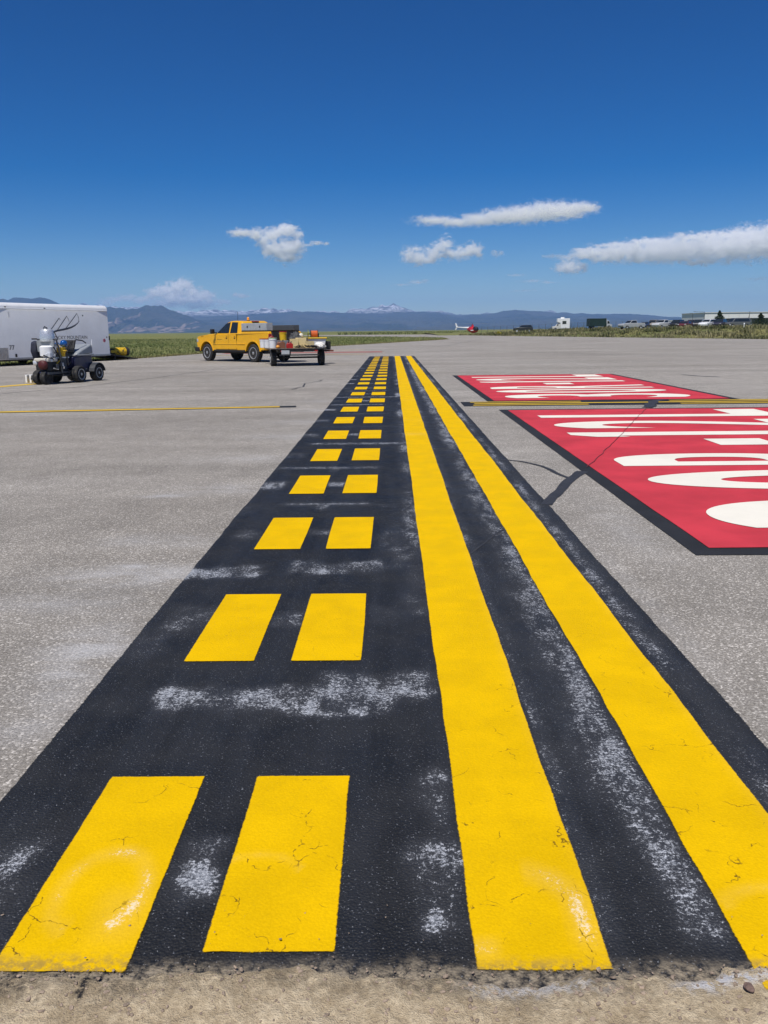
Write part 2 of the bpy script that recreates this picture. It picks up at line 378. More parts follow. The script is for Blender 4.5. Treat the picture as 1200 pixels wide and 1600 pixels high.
def edge_y(x):
    """Y of the pavement's edge beyond which the embankment on the far side rises"""
    xs = [p[0] for p in EDGE_R]; ys = [p[1] for p in EDGE_R]
    return float(np.interp(x, xs, ys))
def bank_z(x, y):
    d = y - edge_y(x)
    up = 0.30 + 0.70 * float(sm(20, 52, x))
    return (1.16 * up * float(sm(2, 48, d)) + (0.10 * mn.noise((x * 0.06, y * 0.06, 0)) + 0.05 * mn.noise((x * 0.3, y * 0.3, 4))) * float(sm(0, 12, d))) - 0.02
bv, bf = [], []
NX, NY = 90, 40
for i in range(NX + 1):
    x = 12 + (190 - 12) * (i / NX) ** 1.3
    for j in range(NY + 1):
        y = edge_y(x) - 0.6 + 420 * (j / NY) ** 1.9
        bv.append((x, y, bank_z(x, y) - (0.05 if j == 0 else 0)))
for i in range(NX):
    for j in range(NY):
        a = i * (NY + 1) + j; bf.append((a, a + NY + 1, a + NY + 2, a + 1))
o = mesh_obj('embankment', bv, bf, field_material('dry_embankment_grass', 0.8), smooth=True); tag(o, kind='structure')

# sandy shoulder at the broken near edge of the asphalt
nx, ny = 440, 96
X = np.linspace(-1.75, 1.75, nx); Y = np.linspace(0.95, 1.72, ny)
dv, bl, wh = [], [], []
for j, y in enumerate(Y):
    for i, x in enumerate(X):
        n1 = mn.fractal((x * 7, y * 7, 1.3), 1.0, 2.0, 5); n2 = mn.noise((x * 45, y * 45, 2.0)); n0 = mn.noise((x * 1.7, 0.0, 9.0))
        lip = 1.506 + 0.026 * n0 + 0.024 * mn.noise((x * 7, 3.0, 1.0)) + 0.012 * mn.noise((x * 26, 3.0, 1.0))
        if x > 0.75: lip -= 0.03 * float(sm(0.75, 1.0, x))
        z = 0.011 + 0.011 * n1 + 0.0035 * n2 - 0.0 * y
        z -= max(0.0, (y - lip)) * 0.55
        z -= 0.012 * float(sm(1.30, 0.6, y))
        dv.append((x, y, z))
        bl.append(max(0.0, (1 - abs(y - lip + 0.015) / 0.055)) * float(sm(0.85, 0.55, x)) * (0.35 + 0.65 * float(sm(-0.2, 0.4, mn.noise((x * 4.0, 7.0, 0)))) ))
        fing = soft(x, -0.76, -0.62, 0.02) * float(sm(1.445 + 0.05 * mn.noise((x * 55, 1.0, 2.0)), 1.475 + 0.05 * mn.noise((x * 55, 1.0, 2.0)), y)) * float(sm(1.56, 1.53, y)) * float(sm(-0.25, 0.1, mn.noise((x * 38, y * 5, 6.0))))
        bl[-1] = max(bl[-1], 1.6 * fing)
        wh.append(max(0.0, (1 - abs(y - lip + 0.012) / 0.03)) * (float(sm(0.10, 0.2, x)) * float(sm(0.50, 0.36, x)) * 0.6 + float(sm(0.55, 0.66, x)) * float(sm(0.85, 0.78, x))))
df = [(j * nx + i, j * nx + i + 1, (j + 1) * nx + i + 1, (j + 1) * nx + i) for j in range(ny - 1) for i in range(nx - 1)]
o = mesh_obj('dirt_shoulder', dv, df, dirt_material(), attrs={'black': bl, 'white': wh}, smooth=True); tag(o, kind='structure')

# pebbles lying on the dirt
pb = bmesh.new(); bmesh.ops.create_icosphere(pb, subdivisions=1, radius=1.0)
PV = np.array([v.co[:] for v in pb.verts]); PF = [tuple(v.index for v in f.verts) for f in pb.faces]; pb.free()
v_, f_ = [], []
for k in range(3200):
    x = random.uniform(-1.3, 1.3); y = random.uniform(1.36, 1.54) if k > 160 else random.uniform(1.5, 1.75); r = 0.0008 + 0.0050 * random.random() ** 7 + (0.004 if k % 160 == 0 else 0)
    if y > 1.53: r *= 0.6
    q = PV * (r * np.array([random.uniform(0.8, 1.5), random.uniform(0.7, 1.2), random.uniform(0.5, 0.8)])) * (1 + 0.25 * rng.standard_normal((len(PV), 1)))
    a = random.uniform(0, 6.28); c_, s_ = math.cos(a), math.sin(a); q = np.c_[q[:, 0] * c_ - q[:, 1] * s_, q[:, 0] * s_ + q[:, 1] * c_, q[:, 2]]
    n1 = mn.fractal((x * 7, y * 7, 1.3), 1.0, 2.0, 5); z = max(0.011 + 0.011 * n1, 0.006)
    n0 = len(v_); v_ += [tuple(p) for p in q + np.array([x, y, z + r * 0.15])]; f_ += [tuple(i + n0 for i in f) for f in PF]
o = mesh_obj('gravel', v_, f_, mat('pebble_stone', (0.26, 0.20, 0.15), 0.9, 0, 0.55, 40, 0.3)); tag(o, 'loose brown pebbles scattered along the sandy pavement edge', 'gravel', kind='stuff')
# one clod lying on the sand by the second solid stripe
b = bmesh.new(); bmesh.ops.create_icosphere(b, subdivisions=3, radius=0.011)
for v in b.verts: v.co *= 1 + 0.35 * mn.noise(v.co * 120); v.co.z *= 0.6
me = bpy.data.meshes.new('stone'); b.to_mesh(me); b.free(); me.materials.append(mat('reddish_stone', (0.16, 0.105, 0.085), 0.9, 0, 0.3, 60, 0.5))
o = bpy.data.objects.new('stone', me); C.objects.link(o); pp = at(1170, 1553); o.location = (pp.x, pp.y, 0.016); tag(o, 'dark reddish stone lying on the sand below the second solid stripe', 'stone')

# ------------------------------------------------------------------ runway holding position marking
XA, XB, XS1, XS2 = (-0.8945, -0.589), (-0.440, -0.136), (0.1706, 0.4748), (0.7765, 1.070)
X0, X1 = -1.193, 1.243
ROW, DASH, Y0 = 1.8288, 0.9144, 2.342
YEND = 45.4

def grid_sheet(name, xl, xr, ys, us, z, m, parent, spray=None, wear=0.0, dust=None, near_wob=0.0, wob=0.006, ends=True, seed=0.0):
    """a sheet of paint between wavy edges xl(y), xr(y), with maps for bead dust, wear and its ragged edge"""
    v, ed, sp, we, du = [], [], [], [], []
    n = len(us); ya, yb = ys[0], ys[-1]
    for j, y in enumerate(ys):
        a = xl + wob * (mn.noise((seed, y * 1.1, 0.3)) + 0.5 * mn.noise((seed, y * 6, 0.7))); b_ = xr + wob * (mn.noise((seed + 5, y * 1.1, 0.3)) + 0.5 * mn.noise((seed + 5, y * 6, 0.7)))
        for i, u in enumerate(us):
            x = a + (b_ - a) * u; yy = y
            if ends and (j == 0 or j == len(ys) - 1): yy += 0.006 * mn.noise((x * 9, y, seed)) + near_wob * mn.noise((x * 14, seed, 3)) * (j == 0)
            v.append((x, yy, z))
            e = min((x - a), (b_ - x)); 
            if ends: e = min(e, y - ya, yb - y)
            ed.append(min(e, 0.06))
            sp.append(spray(x, y) if spray else 0.0); we.append(wear(x, y) if callable(wear) else wear); du.append(dust(x, y) if dust else 0.0)
    f = [(j * n + i, j * n + i + 1, (j + 1) * n + i + 1, (j + 1) * n + i) for j in range(len(ys) - 1) for i in range(n - 1)]
    return mesh_obj(name, v, f, m, parent, {'edge': ed, 'spray': sp, 'wear': we, 'dust': du})

SPR = [  # x0, x1, y0, y1, softness, strength : bead dust and primer left on the black
    (-0.92, 0.0, 2.76, 3.02, 0.04, 1.1), (-0.30, 0.17, 2.88, 3.14, 0.05, 1.0), (-1.15, -0.9, 2.75, 3.05, 0.10, 0.35),
    (-1.30, -0.76, 4.46, 4.72, 0.04, 1.1), (-0.62, -0.05, 4.56, 4.80, 0.04, 0.95), (-0.12, 0.17, 4.60, 5.70, 0.06, 0.62), (0.0, 0.17, 4.7, 6.0, 0.07, 0.55),
    (-1.10, -0.88, 3.62, 4.00, 0.06, 0.85), (-1.25, -1.0, 3.25, 3.75, 0.09, 0.55), (-0.60, -0.43, 3.68, 3.86, 0.02, 0.85), (-0.13, 0.17, 3.72, 3.95, 0.05, 0.50), (0.03, 0.17, 3.80, 4.2, 0.05, 0.75),
    (-1.10, -0.90, 5.35, 5.60, 0.03, 0.75), (-0.60, -0.43, 5.42, 5.62, 0.02, 0.72), (-0.62, -0.52, 6.26, 6.50, 0.01, 0.80), (-1.2, -1.05, 6.1, 6.5, 0.05, 0.5),
    (-0.62, -0.52, 8.1, 8.4, 0.01, 0.7), (-0.60, -0.43, 7.25, 7.5, 0.02, 0.6), (-0.1, 0.1, 6.35, 6.55, 0.03, 0.5),
    (-1.20, -0.96, 1.72, 2.05, 0.05, 0.95), (-1.1, -0.9, 1.55, 1.85, 0.05, 0.75), (-1.2, -0.95, 2.0, 2.2, 0.1, 0.45), (-0.58, -0.44, 1.76, 2.05, 0.035, 0.95), (-0.60, -0.48, 1.7, 1.85, 0.05, 0.6), (-0.12, -0.03, 1.95, 2.2, 0.05, 0.35),
    (0.05, 0.18, 1.60, 2.02, 0.04, 1.0), (0.08, 0.18, 2.0, 2.40, 0.04, 0.8), (0.12, 0.18, 1.5, 3.2, 0.03, 0.30),
]
row_rand = [(random.random(), random.random(), random.random(), random.random(), random.random()) for _ in range(40)]
def black_spray(x, y):
    s = 0.0; x_, y_ = x, y
    x = x + 0.05 * mn.noise((x * 5, y * 5, 11)) + 0.02 * mn.noise((x * 17, y * 17, 12)); y = y + (0.09 * mn.noise((x * 4, y * 3, 21)) + 0.04 * mn.noise((x * 14, y * 12, 22)))
    for (a, b, c, d, k, w) in SPR:
        k *= 1.35
        if a - 2 * k < x < b + 2 * k and c - 2 * k < y < d + 2 * k:
            s = max(s, soft(x, a, b, k) * soft(y, c, d, k) * w * (0.72 + 0.55 * mn.noise((x * 7, y * 7, 31))))
    x, y = x_, y_
    n = mn.noise((x * 2.5, y * 0.5, 5)); n3 = mn.noise((x * 6, y * 1.6, 8))
    if 0.47 < x < 0.78:                       # between the two solid stripes
        s = max(s, (0.40 + 0.46 * float(sm(0.56, 0.70, x)) * (1 - 0.4 * float(sm(0.75, 0.78, x))) + 0.25 * float(sm(0.56, 0.48, x))) * (0.86 + 0.35 * n + 0.25 * n3))
        s *= 1 - 0.55 * soft(x, 0.52, 0.66, 0.05) * soft(y, 1.55, 2.2, 0.15)
        s *= 1 - 0.75 * float(sm(1.66, 1.58, y))
    elif x > 1.06:                            # outer border
        s = max(s, (0.30 + 0.45 * soft(x, 1.08, 1.17, 0.05)) * (0.85 + 0.4 * n + 0.35 * n3))
    else:
        if y > 6.0:
            r = (y - Y0) / ROW; k = int(math.floor(r)) + 1; fr = r - math.floor(r); q = row_rand[k % 40]
            if 0.13 < fr < 0.40:              # bare band between two rows of dashes
                lo, hi = -1.3 + 0.5 * q[0], -0.2 + 0.4 * q[1]
                s = max(s, soft(x, lo, hi, 0.08) * soft(fr, 0.2 + 0.05 * q[2], 0.31, 0.03) * (0.55 + 0.45 * q[3]))
            if -0.62 < x < -0.40 and q[4] > 0.35: s = max(s, soft(x, -0.6, -0.43, 0.02) * soft(fr, 0.68, 0.82, 0.03) * 0.85)
            if x < -0.9: s = max(s, soft(x, -1.25, -0.97, 0.06) * soft(fr, 0.62, 0.85, 0.06) * (0.35 + 0.6 * q[0]))
        if x > -0.14 and y > 4.2: s = max(s, float(sm(-0.02, 0.14, x)) * max(0.0, 0.58 + 0.75 * mn.noise((2.0, y * 0.75, 3)) + 0.2 * n3))
        s = max(s, 0.10 + 0.10 * n)
    return min(1.0, max(0.0, s))
def near_dust(x, y):
    return float(sm(1.585, 1.515, y + 0.02 * mn.noise((x * 9, y * 9, 5)))) * 0.9

hold = empty('holding_position_marking')
tag(hold, 'black-bordered yellow runway holding marking of two solid stripes and two dashed rows', 'runway marking')
ys = [1.44]; 
while ys[-1] < YEND: ys.append(min(YEND, ys[-1] + max(0.016, 0.010 * ys[-1])))
us = [0, 0.004, 0.012, 0.025] + list(np.linspace(0.035, 0.965, 112)) + [0.975, 0.988, 0.996, 1]
grid_sheet('black_background', X0, X1, ys, us, 0.004, BLACK, hold, black_spray, 0, near_dust, wob=0.012, seed=1.0)

def bez_ring(x, y, cx, cyy, rx, ry, a0, a1, w):
    dx, dy = (x - cx) / rx, (y - cyy) / ry; r = math.hypot(dx, dy); a = math.degrees(math.atan2(dy, dx)) % 360
    inside = a0 <= a <= a1 if a0 < a1 else (a >= a0 or a <= a1)
    return max(0.0, 1 - abs(r - 1) / w) if inside else 0.0
def stripe_spray(x, y):
    s = 0.0
    s = max(s, (0.7 + 0.4 * mn.noise((x * 14, y * 14, 3))) * bez_ring(x, y, 0.30, 1.70, 0.15, 0.17, 330, 80, 0.35), 0.8 * soft(x, 0.41, 0.46, 0.02) * soft(y, 1.60, 1.78, 0.05))
    s = max(s, 0.55 * soft(x, 0.17, 0.23, 0.02) * soft(y, 1.57, 1.63, 0.02))
    s = max(s, 0.30 * float(sm(0.43, 0.475, x)) * (0.5 + 0.6 * mn.noise((1, y * 0.8, 0))))
    for k in range(6, 26):
        s = max(s, 0.75 * (0.4 + 0.6 * row_rand[k][1]) * soft(y, 1.83 * k - 0.1, 1.83 * k + 0.15, 0.15) * (0.7 + 0.4 * mn.noise((x * 9, y, 2))))
    return min(1, max(0, s))
def stripe2_spray(x, y):
    s = 0.30 * float(sm(1.02, 1.07, x)) * (0.6 + 0.6 * mn.noise((4, y * 0.8, 0)))
    s = max(s, (0.6 + 0.5 * mn.noise((x * 14, y * 14, 3))) * bez_ring(x, y, 0.91, 1.70, 0.13, 0.10, 20, 160, 0.28))
    return min(1, max(0, s))
def fade_wear(x, y): return float(sm(4.5, 2.0, y)) * 0.9 + 0.1
us_s = [0, 0.01, 0.03, 0.07] + list(np.linspace(0.12, 0.88, 14)) + [0.93, 0.97, 0.99, 1]
ysn = lambda a: [a + (0.006 * k) for k in range(4)] + [y for y in ys if a + 0.03 < y < YEND - 0.05] + [YEND - 0.02, YEND - 0.0]
grid_sheet('solid_stripe', *XS1, ysn(1.530), us_s, 0.008, YELLOW, hold, stripe_spray, fade_wear, near_dust, 0.02, 0.007, seed=2.0)
grid_sheet('solid_stripe', *XS2, ysn(1.475), us_s, 0.008, YELLOW, hold, stripe2_spray, fade_wear, near_dust, 0.02, 0.012, seed=3.0)
def dash_a_spray(x, y):
    return min(1.0, (0.62 + 0.5 * mn.noise((x * 16, y * 16, 3))) * bez_ring(x, y, -0.735, 1.800, 0.105, 0.150, 300, 250, 0.30) + 0.35 * soft(x, -0.72, -0.6, 0.04) * soft(y, 1.62, 1.8, 0.05))
def dash_b_spray(x, y):
    return max(0.0, 0.55 + 0.5 * mn.noise((x * 16, y * 16, 3))) * bez_ring(x, y, -0.36, 1.84, 0.12, 0.10, 20, 150, 0.2)
for k in range(24):
    for ci, (xa, xb) in enumerate((XA, XB)):
        far = Y0 + ROW * k; near = far - DASH
        if k == 0: near = 1.528 if ci == 0 else 1.585
        if far > YEND: continue
        jx, jy = random.uniform(-.006, .006), random.uniform(-.015, .015)
        if k < 3: jx = jy = 0
        if k == 0:
            yy = [near + 0.006 * i for i in range(4)] + list(np.linspace(near + 0.03, far - 0.03, 44)) + [far - 0.015, far - 0.006, far]
            uu = [0, 0.01, 0.03, 0.07] + list(np.linspace(0.11, 0.89, 24)) + [0.93, 0.97, 0.99, 1]
            grid_sheet('dash', xa, xb, yy, uu, 0.008, YELLOW, hold, dash_a_spray if ci == 0 else dash_b_spray, fade_wear, lambda x, y: 0.6 * float(sm(1.60, 1.55, y)), 0.02, 0.005, seed=10 + ci)
        else:
            yy = [near + jy + q for q in (0, 0.008, 0.02, 0.06, 0.457, 0.854, 0.894, 0.906, 0.9144)]
            uu = [0, 0.02, 0.06, 0.18, 0.5, 0.82, 0.94, 0.98, 1]
            grid_sheet('dash', xa + jx, xb + jx, yy, uu, 0.008, YELLOW, hold, None, fade_wear, None, 0.0, 0.006, seed=20 + 2 * k + ci)

# ------------------------------------------------------------------ red surface-painted signs
def strip_mesh(name, pts, widths, z, m, parent=None):
    v, f = [], []
    P = [Vector((x, y, 0)) for x, y in pts]
    for i, p in enumerate(P):
        d = (P[min(i + 1, len(P) - 1)] - P[max(i - 1, 0)]).normalized(); nrm = Vector((-d.y, d.x, 0)); w = (widths[i] if isinstance(widths, (list, tuple)) else widths) / 2
        v += [(p.x + nrm.x * w, p.y + nrm.y * w, z), (p.x - nrm.x * w, p.y - nrm.y * w, z)]
        if i: f.append((2 * i - 2, 2 * i - 1, 2 * i + 1, 2 * i))
    return mesh_obj(name, v, f, m, parent)
def rect(name, x0, x1, y0, y1, z, m, parent=None, n=1):
    v, f = [], []
    k = 24
    ring = [(x0 + (x1 - x0) * i / k, y0) for i in range(k)] + [(x1, y0 + (y1 - y0) * i / k) for i in range(k)] + [(x1 - (x1 - x0) * i / k, y1) for i in range(k)] + [(x0, y1 - (y1 - y0) * i / k) for i in range(k)]
    v = [(x + 0.006 * mn.noise((x * 3, y * 3, 1)), y + 0.006 * mn.noise((x * 3, y * 3, 6)), z) for x, y in ring]
    return mesh_obj(name, v, [tuple(range(len(v)))], m, parent)
GLY = [('3', 5.50, 6.50, 'numeral'), ('0', 6.88, 7.90, 'numeral'), ('R', 8.20, 9.28, 'letter'), ('-', 9.66, 10.22, 'hyphen'), ('1', 10.50, 11.00, 'numeral'), ('2', 11.40, 12.42, 'numeral'), ('L', 12.88, 13.98, 'letter')]
def surface_sign(dy, label):
    root = empty('surface_painted_sign'); tag(root, label, 'runway sign', 'red runway signs painted on the taxiway')
    rect('border', 1.855, 6.72, 4.88 + dy, 14.36 + dy, 0.004, BLACKFLAT, root)
    rect('red_panel', 1.995, 6.58, 5.04 + dy, 14.20 + dy, 0.008, RED, root)
    XT, XBm = 2.33, 6.10
    for ch, ya, yb, nm in GLY:
        if ch == '-':
            v2, f2 = np.array([(ya, XBm - 4.56), (yb, XBm - 4.56), (yb, XBm - 3.87), (ya, XBm - 3.87)]), [(0, 1, 2, 3)]
        elif ch == '1':     # flagged one
            H = XBm - XT; w = yb - ya
            v2 = np.array([(ya + .22 * w, 0), (yb - .22 * w + .15 * w, 0), (yb - .07 * w, H), (ya + .42 * w, H), (ya, H - .30), (ya, H - .72), (ya + .22 * w, H - .60)]); f2 = [tuple(range(7))]
        else:
            v2, f2 = fit_text(ch, ya, yb, 0, XBm - XT, 0.018 if ch in '30R2' else 0.022)
        v3 = [(XBm - b_, a_ + dy, 0.012) for a_, b_ in v2]
        mesh_obj(nm, v3, f2, WHITEP, root)
    return root
surface_sign(0.0, 'large red painted sign nearer the camera, cut off by the picture edge, reading 30R-12L')
surface_sign(11.12, 'red painted sign beyond the yellow taxiway centreline, seen whole, reading 30R-12L')

# ------------------------------------------------------------------ taxiway centrelines
cl = empty('taxiway_centerline'); tag(cl, 'triple yellow taxiway centreline on black running between the two red signs', 'taxiway marking')
rect('black_background', 1.32, 40, 15.05, 16.0, 0.0036, BLACKFLAT, cl)
rect('center_stripe', 1.55, 40, 15.46, 15.60, 0.008, YELFLAT, cl)
for (a, b) in ((1.50, 3.62), (5.3, 8.1), (9.0, 11.7), (12.6, 15.3)):
    rect('edge_dash', a, b, 15.80, 15.92, 0.008, YELFLAT, cl); rect('edge_dash', a, b, 15.16, 15.28, 0.008, YELFLAT, cl)
cl2 = empty('taxiway_centerline'); tag(cl2, 'single thin yellow line edged in black, ending short of the dashed marking', 'taxiway marking')
def slant(name, x0, x1, yoff, w, z, m, parent):
    return strip_mesh(name, [(x0 + (x1 - x0) * k / 10, 15.33 + (x0 + (x1 - x0) * k / 10 + 1.9) * 0.105 + yoff) for k in range(11)], w, z, m, parent)
slant('black_background', -12, -1.78, 0.03, 0.34, 0.0036, BLACKFLAT, cl2)
slant('yellow_stripe', -12, -2.08, 0.0, 0.20, 0.008, YELFLAT, cl2)
cl3 = strip_mesh('fresh_line', [(-12.4, 17.5), (-11.2, 20.3), (-10.35, 22.55), (-9.85, 23.75)], 0.36, 0.006, YELFLAT)
tag(cl3, 'fresh yellow line on the asphalt ending under the striping machine', 'taxiway marking')
fr = empty('worn_red_marking'); tag(fr, 'worn red and yellow painted bands crossing the asphalt beyond the stripes', 'taxiway marking')
rect('red_band', -11.0, -0.6, 53.5, 56.5, 0.004, flat_paint_material('worn_red_paint', (0.30, 0.13, 0.11), 0.2, 0.5), fr)
rect('yellow_band', -11.0, -1.5, 49.6, 50.3, 0.004, flat_paint_material('worn_yellow_paint', (0.36, 0.26, 0.11), 0.2, 0.5), fr)
rect('pale_band', -11.0, -2.0, 60.0, 62.0, 0.004, flat_paint_material('worn_tan_paint', (0.36, 0.30, 0.22), 0.2, 0.5), fr)

# ------------------------------------------------------------------ sealed cracks and joints
def crack(label, pts, w, z=0.0055, sub=6, wob=0.03, name='sealed_crack', m=TAR):
    P = []
    for i in range(len(pts) - 1):
        for k in range(sub):
            f = k / sub; x = pts[i][0] * (1 - f) + pts[i + 1][0] * f; y = pts[i][1] * (1 - f) + pts[i + 1][1] * f
            P.append((x + wob * mn.noise((x * 2.5, y * 2.5, 1)), y + wob * mn.noise((x * 2.5, y * 2.5, 9))))
    P.append(pts[-1])
    W = [w * (0.75 + 0.5 * abs(mn.noise((p[0] * 3, p[1] * 3, 4)))) for p in P]
    return tag(strip_mesh(name, P, W, z, m), label, 'crack')
crack('wide black sealed crack reaching from the solid stripe to the near red sign', [(1.22, 6.40), (1.42, 6.95), (1.66, 7.55), (1.86, 7.95)], 0.11, 0.0052, 6, 0.015)
crack('thin dark crack running slantwise across the near red sign', [(1.95, 8.15), (2.7, 10.0), (3.6, 12.3), (4.4, 14.3)], 0.010, 0.0145, 10, 0.03, m=mat('dark_red_crack', (0.15, 0.018, 0.024), 0.8, 0, 0.4, 9))
crack('black tar patch crossing the triple yellow line between the red signs', [(4.45, 14.45), (4.75, 15.2), (4.98, 15.75), (5.25, 16.0)], 0.22, 0.0105, 5, 0.05)
crack('curved tar branch leaving the wide sealed crack beside the near red sign', [(1.17, 8.75), (1.35, 8.62), (1.52, 8.30), (1.62, 7.72), (1.66, 7.5)], 0.05, 0.0048, 6, 0.03)
crack('faint crack line printed through the black between the solid stripes', [(0.45, 4.9), (0.66, 5.35), (0.86, 5.75)], 0.018, 0.0062, 6, 0.03)
crack('short squiggly tar crack on the open asphalt beside the dashed rows', [(-2.30, 20.2), (-2.42, 20.0), (-2.25, 20.9), (-2.30, 22.3), (-2.05, 23.1), (-1.98, 23.9)], 0.05, 0.003, 7, 0.06)
crack('long dark joint in the asphalt passing below the striping machine', [(-11.5, 17.3), (-9.3, 19.3), (-8.2, 21.7), (-7.3, 26.5), (-6.6, 31.3), (-5.3, 32.4), (-4.4, 32.7)], 0.05, 0.003, 8, 0.1)
crack('thin dark joint curving over the far asphalt past the marking', [(2.5, 59), (6.0, 54), (10.5, 46), (16.5, 38), (22, 32)], 0.11, 0.003, 8, 0.2)
crack('faint far joint sweeping across the taxiway toward the helicopter', [(-9, 48.5), (-2, 55), (5, 74), (9, 98), (14, 125)], 0.10, 0.003, 8, 0.2)
crack('short black tar dab on the asphalt beyond the far red sign', [(8.55, 24.6), (8.75, 24.0), (9.15, 23.3)], 0.16, 0.003, 5, 0.05)


# ------------------------------------------------------------------ mountains
def mountain_material(name, kind):
    t = NT(name); v = t.coord()
    a = t.noise(v, 0.0011, 6, 0.65); b = t.noise(v, 0.006, 5, 0.65)
    geo = t.node('ShaderNodeNewGeometry'); sp = t.node('ShaderNodeSeparateXYZ'); t.l.new(geo.outputs['Normal'], sp.inputs[0])
    pz = t.node('ShaderNodeSeparateXYZ'); t.l.new(v, pz.inputs[0])
    c = t.mix(t.ramp(a, 0.35, 0.65), (0.022, 0.030, 0.026), (0.060, 0.060, 0.050))
    if kind == 'slabs':
        st = t.ramp(t.attr('slab'), 0.3, 0.7)
        c = t.mix(st, c, t.mix(t.ramp(b, 0.3, 0.7), (0.15, 0.115, 0.10), (0.30, 0.235, 0.20)))
    if kind == 'snow':
        rock = t.mix(t.ramp(b, 0.3, 0.7), (0.07, 0.07, 0.075), (0.14, 0.13, 0.125))
        c = t.mix(t.ramp(pz.outputs['Z'], 130, 300), c, rock)
        sn = t.math('MULTIPLY', t.ramp(t.noise(v, 0.0075, 5, 0.7), 0.45, 0.56), t.ramp(pz.outputs['Z'], 190, 330))
        c = t.mix(sn, c, (0.66, 0.68, 0.72))
    t.color(c); t.rough(0.95); t.spec(0.1)
    return t.m
def mountain(name, Y, prof, depth, m, ncol=420, nrow=46, rough=0.10, spurs=0.34, fx=0.0016, seed=0.0, slabs=None):
    """a range with a ridge line through the given points, spurs and gullies down to the plain"""
    P = [at(px, py, Y) for px, py in prof]; xs = [p.x for p in P]; zs = [p.z for p in P]
    v, sl = [], []
    X = np.linspace(xs[0], xs[-1], ncol)
    for x in X:
        H = float(np.interp(x, xs, zs))
        H += H * rough * (mn.fractal((x * fx * 4, seed, 0), 0.9, 2.1, 5))
        for j in range(nrow):
            t_ = j / (nrow - 1) * 1.35           # 0 foot, 1 ridge, beyond is the back slope
            y = Y - depth * (1 - t_)
            if t_ <= 1: s = t_ ** 1.15
            else: s = 1 - (t_ - 1) * 1.3
            rg = mn.ridged_multi_fractal((x * fx + 0.25 * mn.noise((x * fx, y * fx, 2)), y * fx * 0.55, seed), 0.9, 2.15, 6, 1.0, 2.0)
            cut = spurs * (1 - 0.5 * min(1.6, max(0.0, rg))) * (4 * t_ * (1 - t_) if t_ < 1 else 0.4)
            z = H * max(-0.05, s - cut) - 25 * (t_ < 0.02)
            q = 0.0
            if slabs:
                for (sx, sw, sh) in slabs:       # tilted triangular rock faces leaning on the slope
                    xx = at(sx, 500, Y).x; wv = sw * Y / FPX; dxx = abs(x - xx) / wv
                    top = sh * (1 - dxx)
                    if dxx < 1 and 0.16 < t_ < 0.16 + top * 0.95:
                        z += H * 0.10 * min(1, (0.16 + top * 0.95 - t_) * 9) ; q = max(q, 1.0)
                q *= 0.62 + 0.7 * mn.noise((x * 0.02, y * 0.004, 1))
            v.append((x, y, z)); sl.append(min(1, max(0, q)))
    f = [(i * nrow + j, (i + 1) * nrow + j, (i + 1) * nrow + j + 1, i * nrow + j + 1) for i in range(ncol - 1) for j in range(nrow - 1)]
    o = mesh_obj(name, v, f, m, None, {'slab': sl}, smooth=False)
    return tag(o, kind='structure')
mountain('foothill_mountains', 8500, [(-420, 505), (-300, 480), (-160, 470), (-60, 462), (0, 466), (30, 470), (70, 476), (110, 482), (150, 482), (165, 479), (185, 480), (205, 482), (225, 479), (242, 475), (258, 479), (275, 486), (300, 495), (325, 503), (345, 508), (375, 513), (410, 517), (450, 520.5), (490, 524)], 2600,
         mountain_material('flatiron_rock_and_pine', 'slabs'), 560, 64, 0.06, 0.55, 0.0030, 3.0,
         [(186, 9, 0.42), (205, 7, 0.36), (226, 9, 0.50), (246, 13, 0.72), (268, 9, 0.55), (288, 9, 0.55), (305, 8, 0.60), (318, 9, 0.9), (334, 7, 0.8), (352, 6, 0.7)])
mountain('dark_ridge_mountains', 9400, [(-500, 495), (-200, 476), (-60, 470), (-12, 464), (12, 469), (25, 463.5), (38, 463), (52, 465), (65, 462.5), (78, 464.5), (95, 473), (115, 480), (140, 484), (180, 487), (230, 490), (300, 498), (420, 506), (520, 512), (600, 520)], 2600,
         mountain_material('pine_covered_ridge', 'pine'), 300, 30, 0.02, 0.35, 0.0016, 8.0)
mountain('middle_mountains', 10800, [(150, 500), (260, 497), (330, 494), (380, 492), (430, 488), (470, 486), (510, 488), (560, 489), (600, 490), (625, 487), (660, 486), (690, 489), (715, 494), (745, 490.5), (765, 491), (785, 486), (805, 483.5), (825, 485.5), (845, 485), (865, 489), (880, 488), (905, 489.5), (940, 490.5), (980, 490), (1010, 492), (1040, 495), (1075, 496.5), (1120, 496), (1180, 499), (1260, 500), (1400, 505), (1600, 508)], 5200,
         mountain_material('blue_pine_mountains', 'pine'), 560, 50, 0.05, 0.5, 0.0019, 5.0)
mountain('snowy_mountains', 12800, [(-300, 486), (-60, 480), (60, 478), (120, 474), (165, 476), (180, 479), (225, 478), (270, 483), (300, 486), (318, 484), (345, 482), (360, 484), (385, 485), (400, 482.5), (418, 479.5), (432, 483), (452, 482), (475, 486), (505, 485), (540, 487), (552, 481), (572, 480.5), (588, 478), (605, 473), (622, 476), (636, 481), (652, 486), (668, 485), (690, 485.5), (720, 491), (760, 489), (800, 487), (845, 486), (858, 484.5), (872, 488), (920, 491), (1000, 494), (1200, 500), (1500, 506)], 5200,
         mountain_material('snow_streaked_rock', 'snow'), 640, 44, 0.10, 0.42, 0.0022, 12.0)

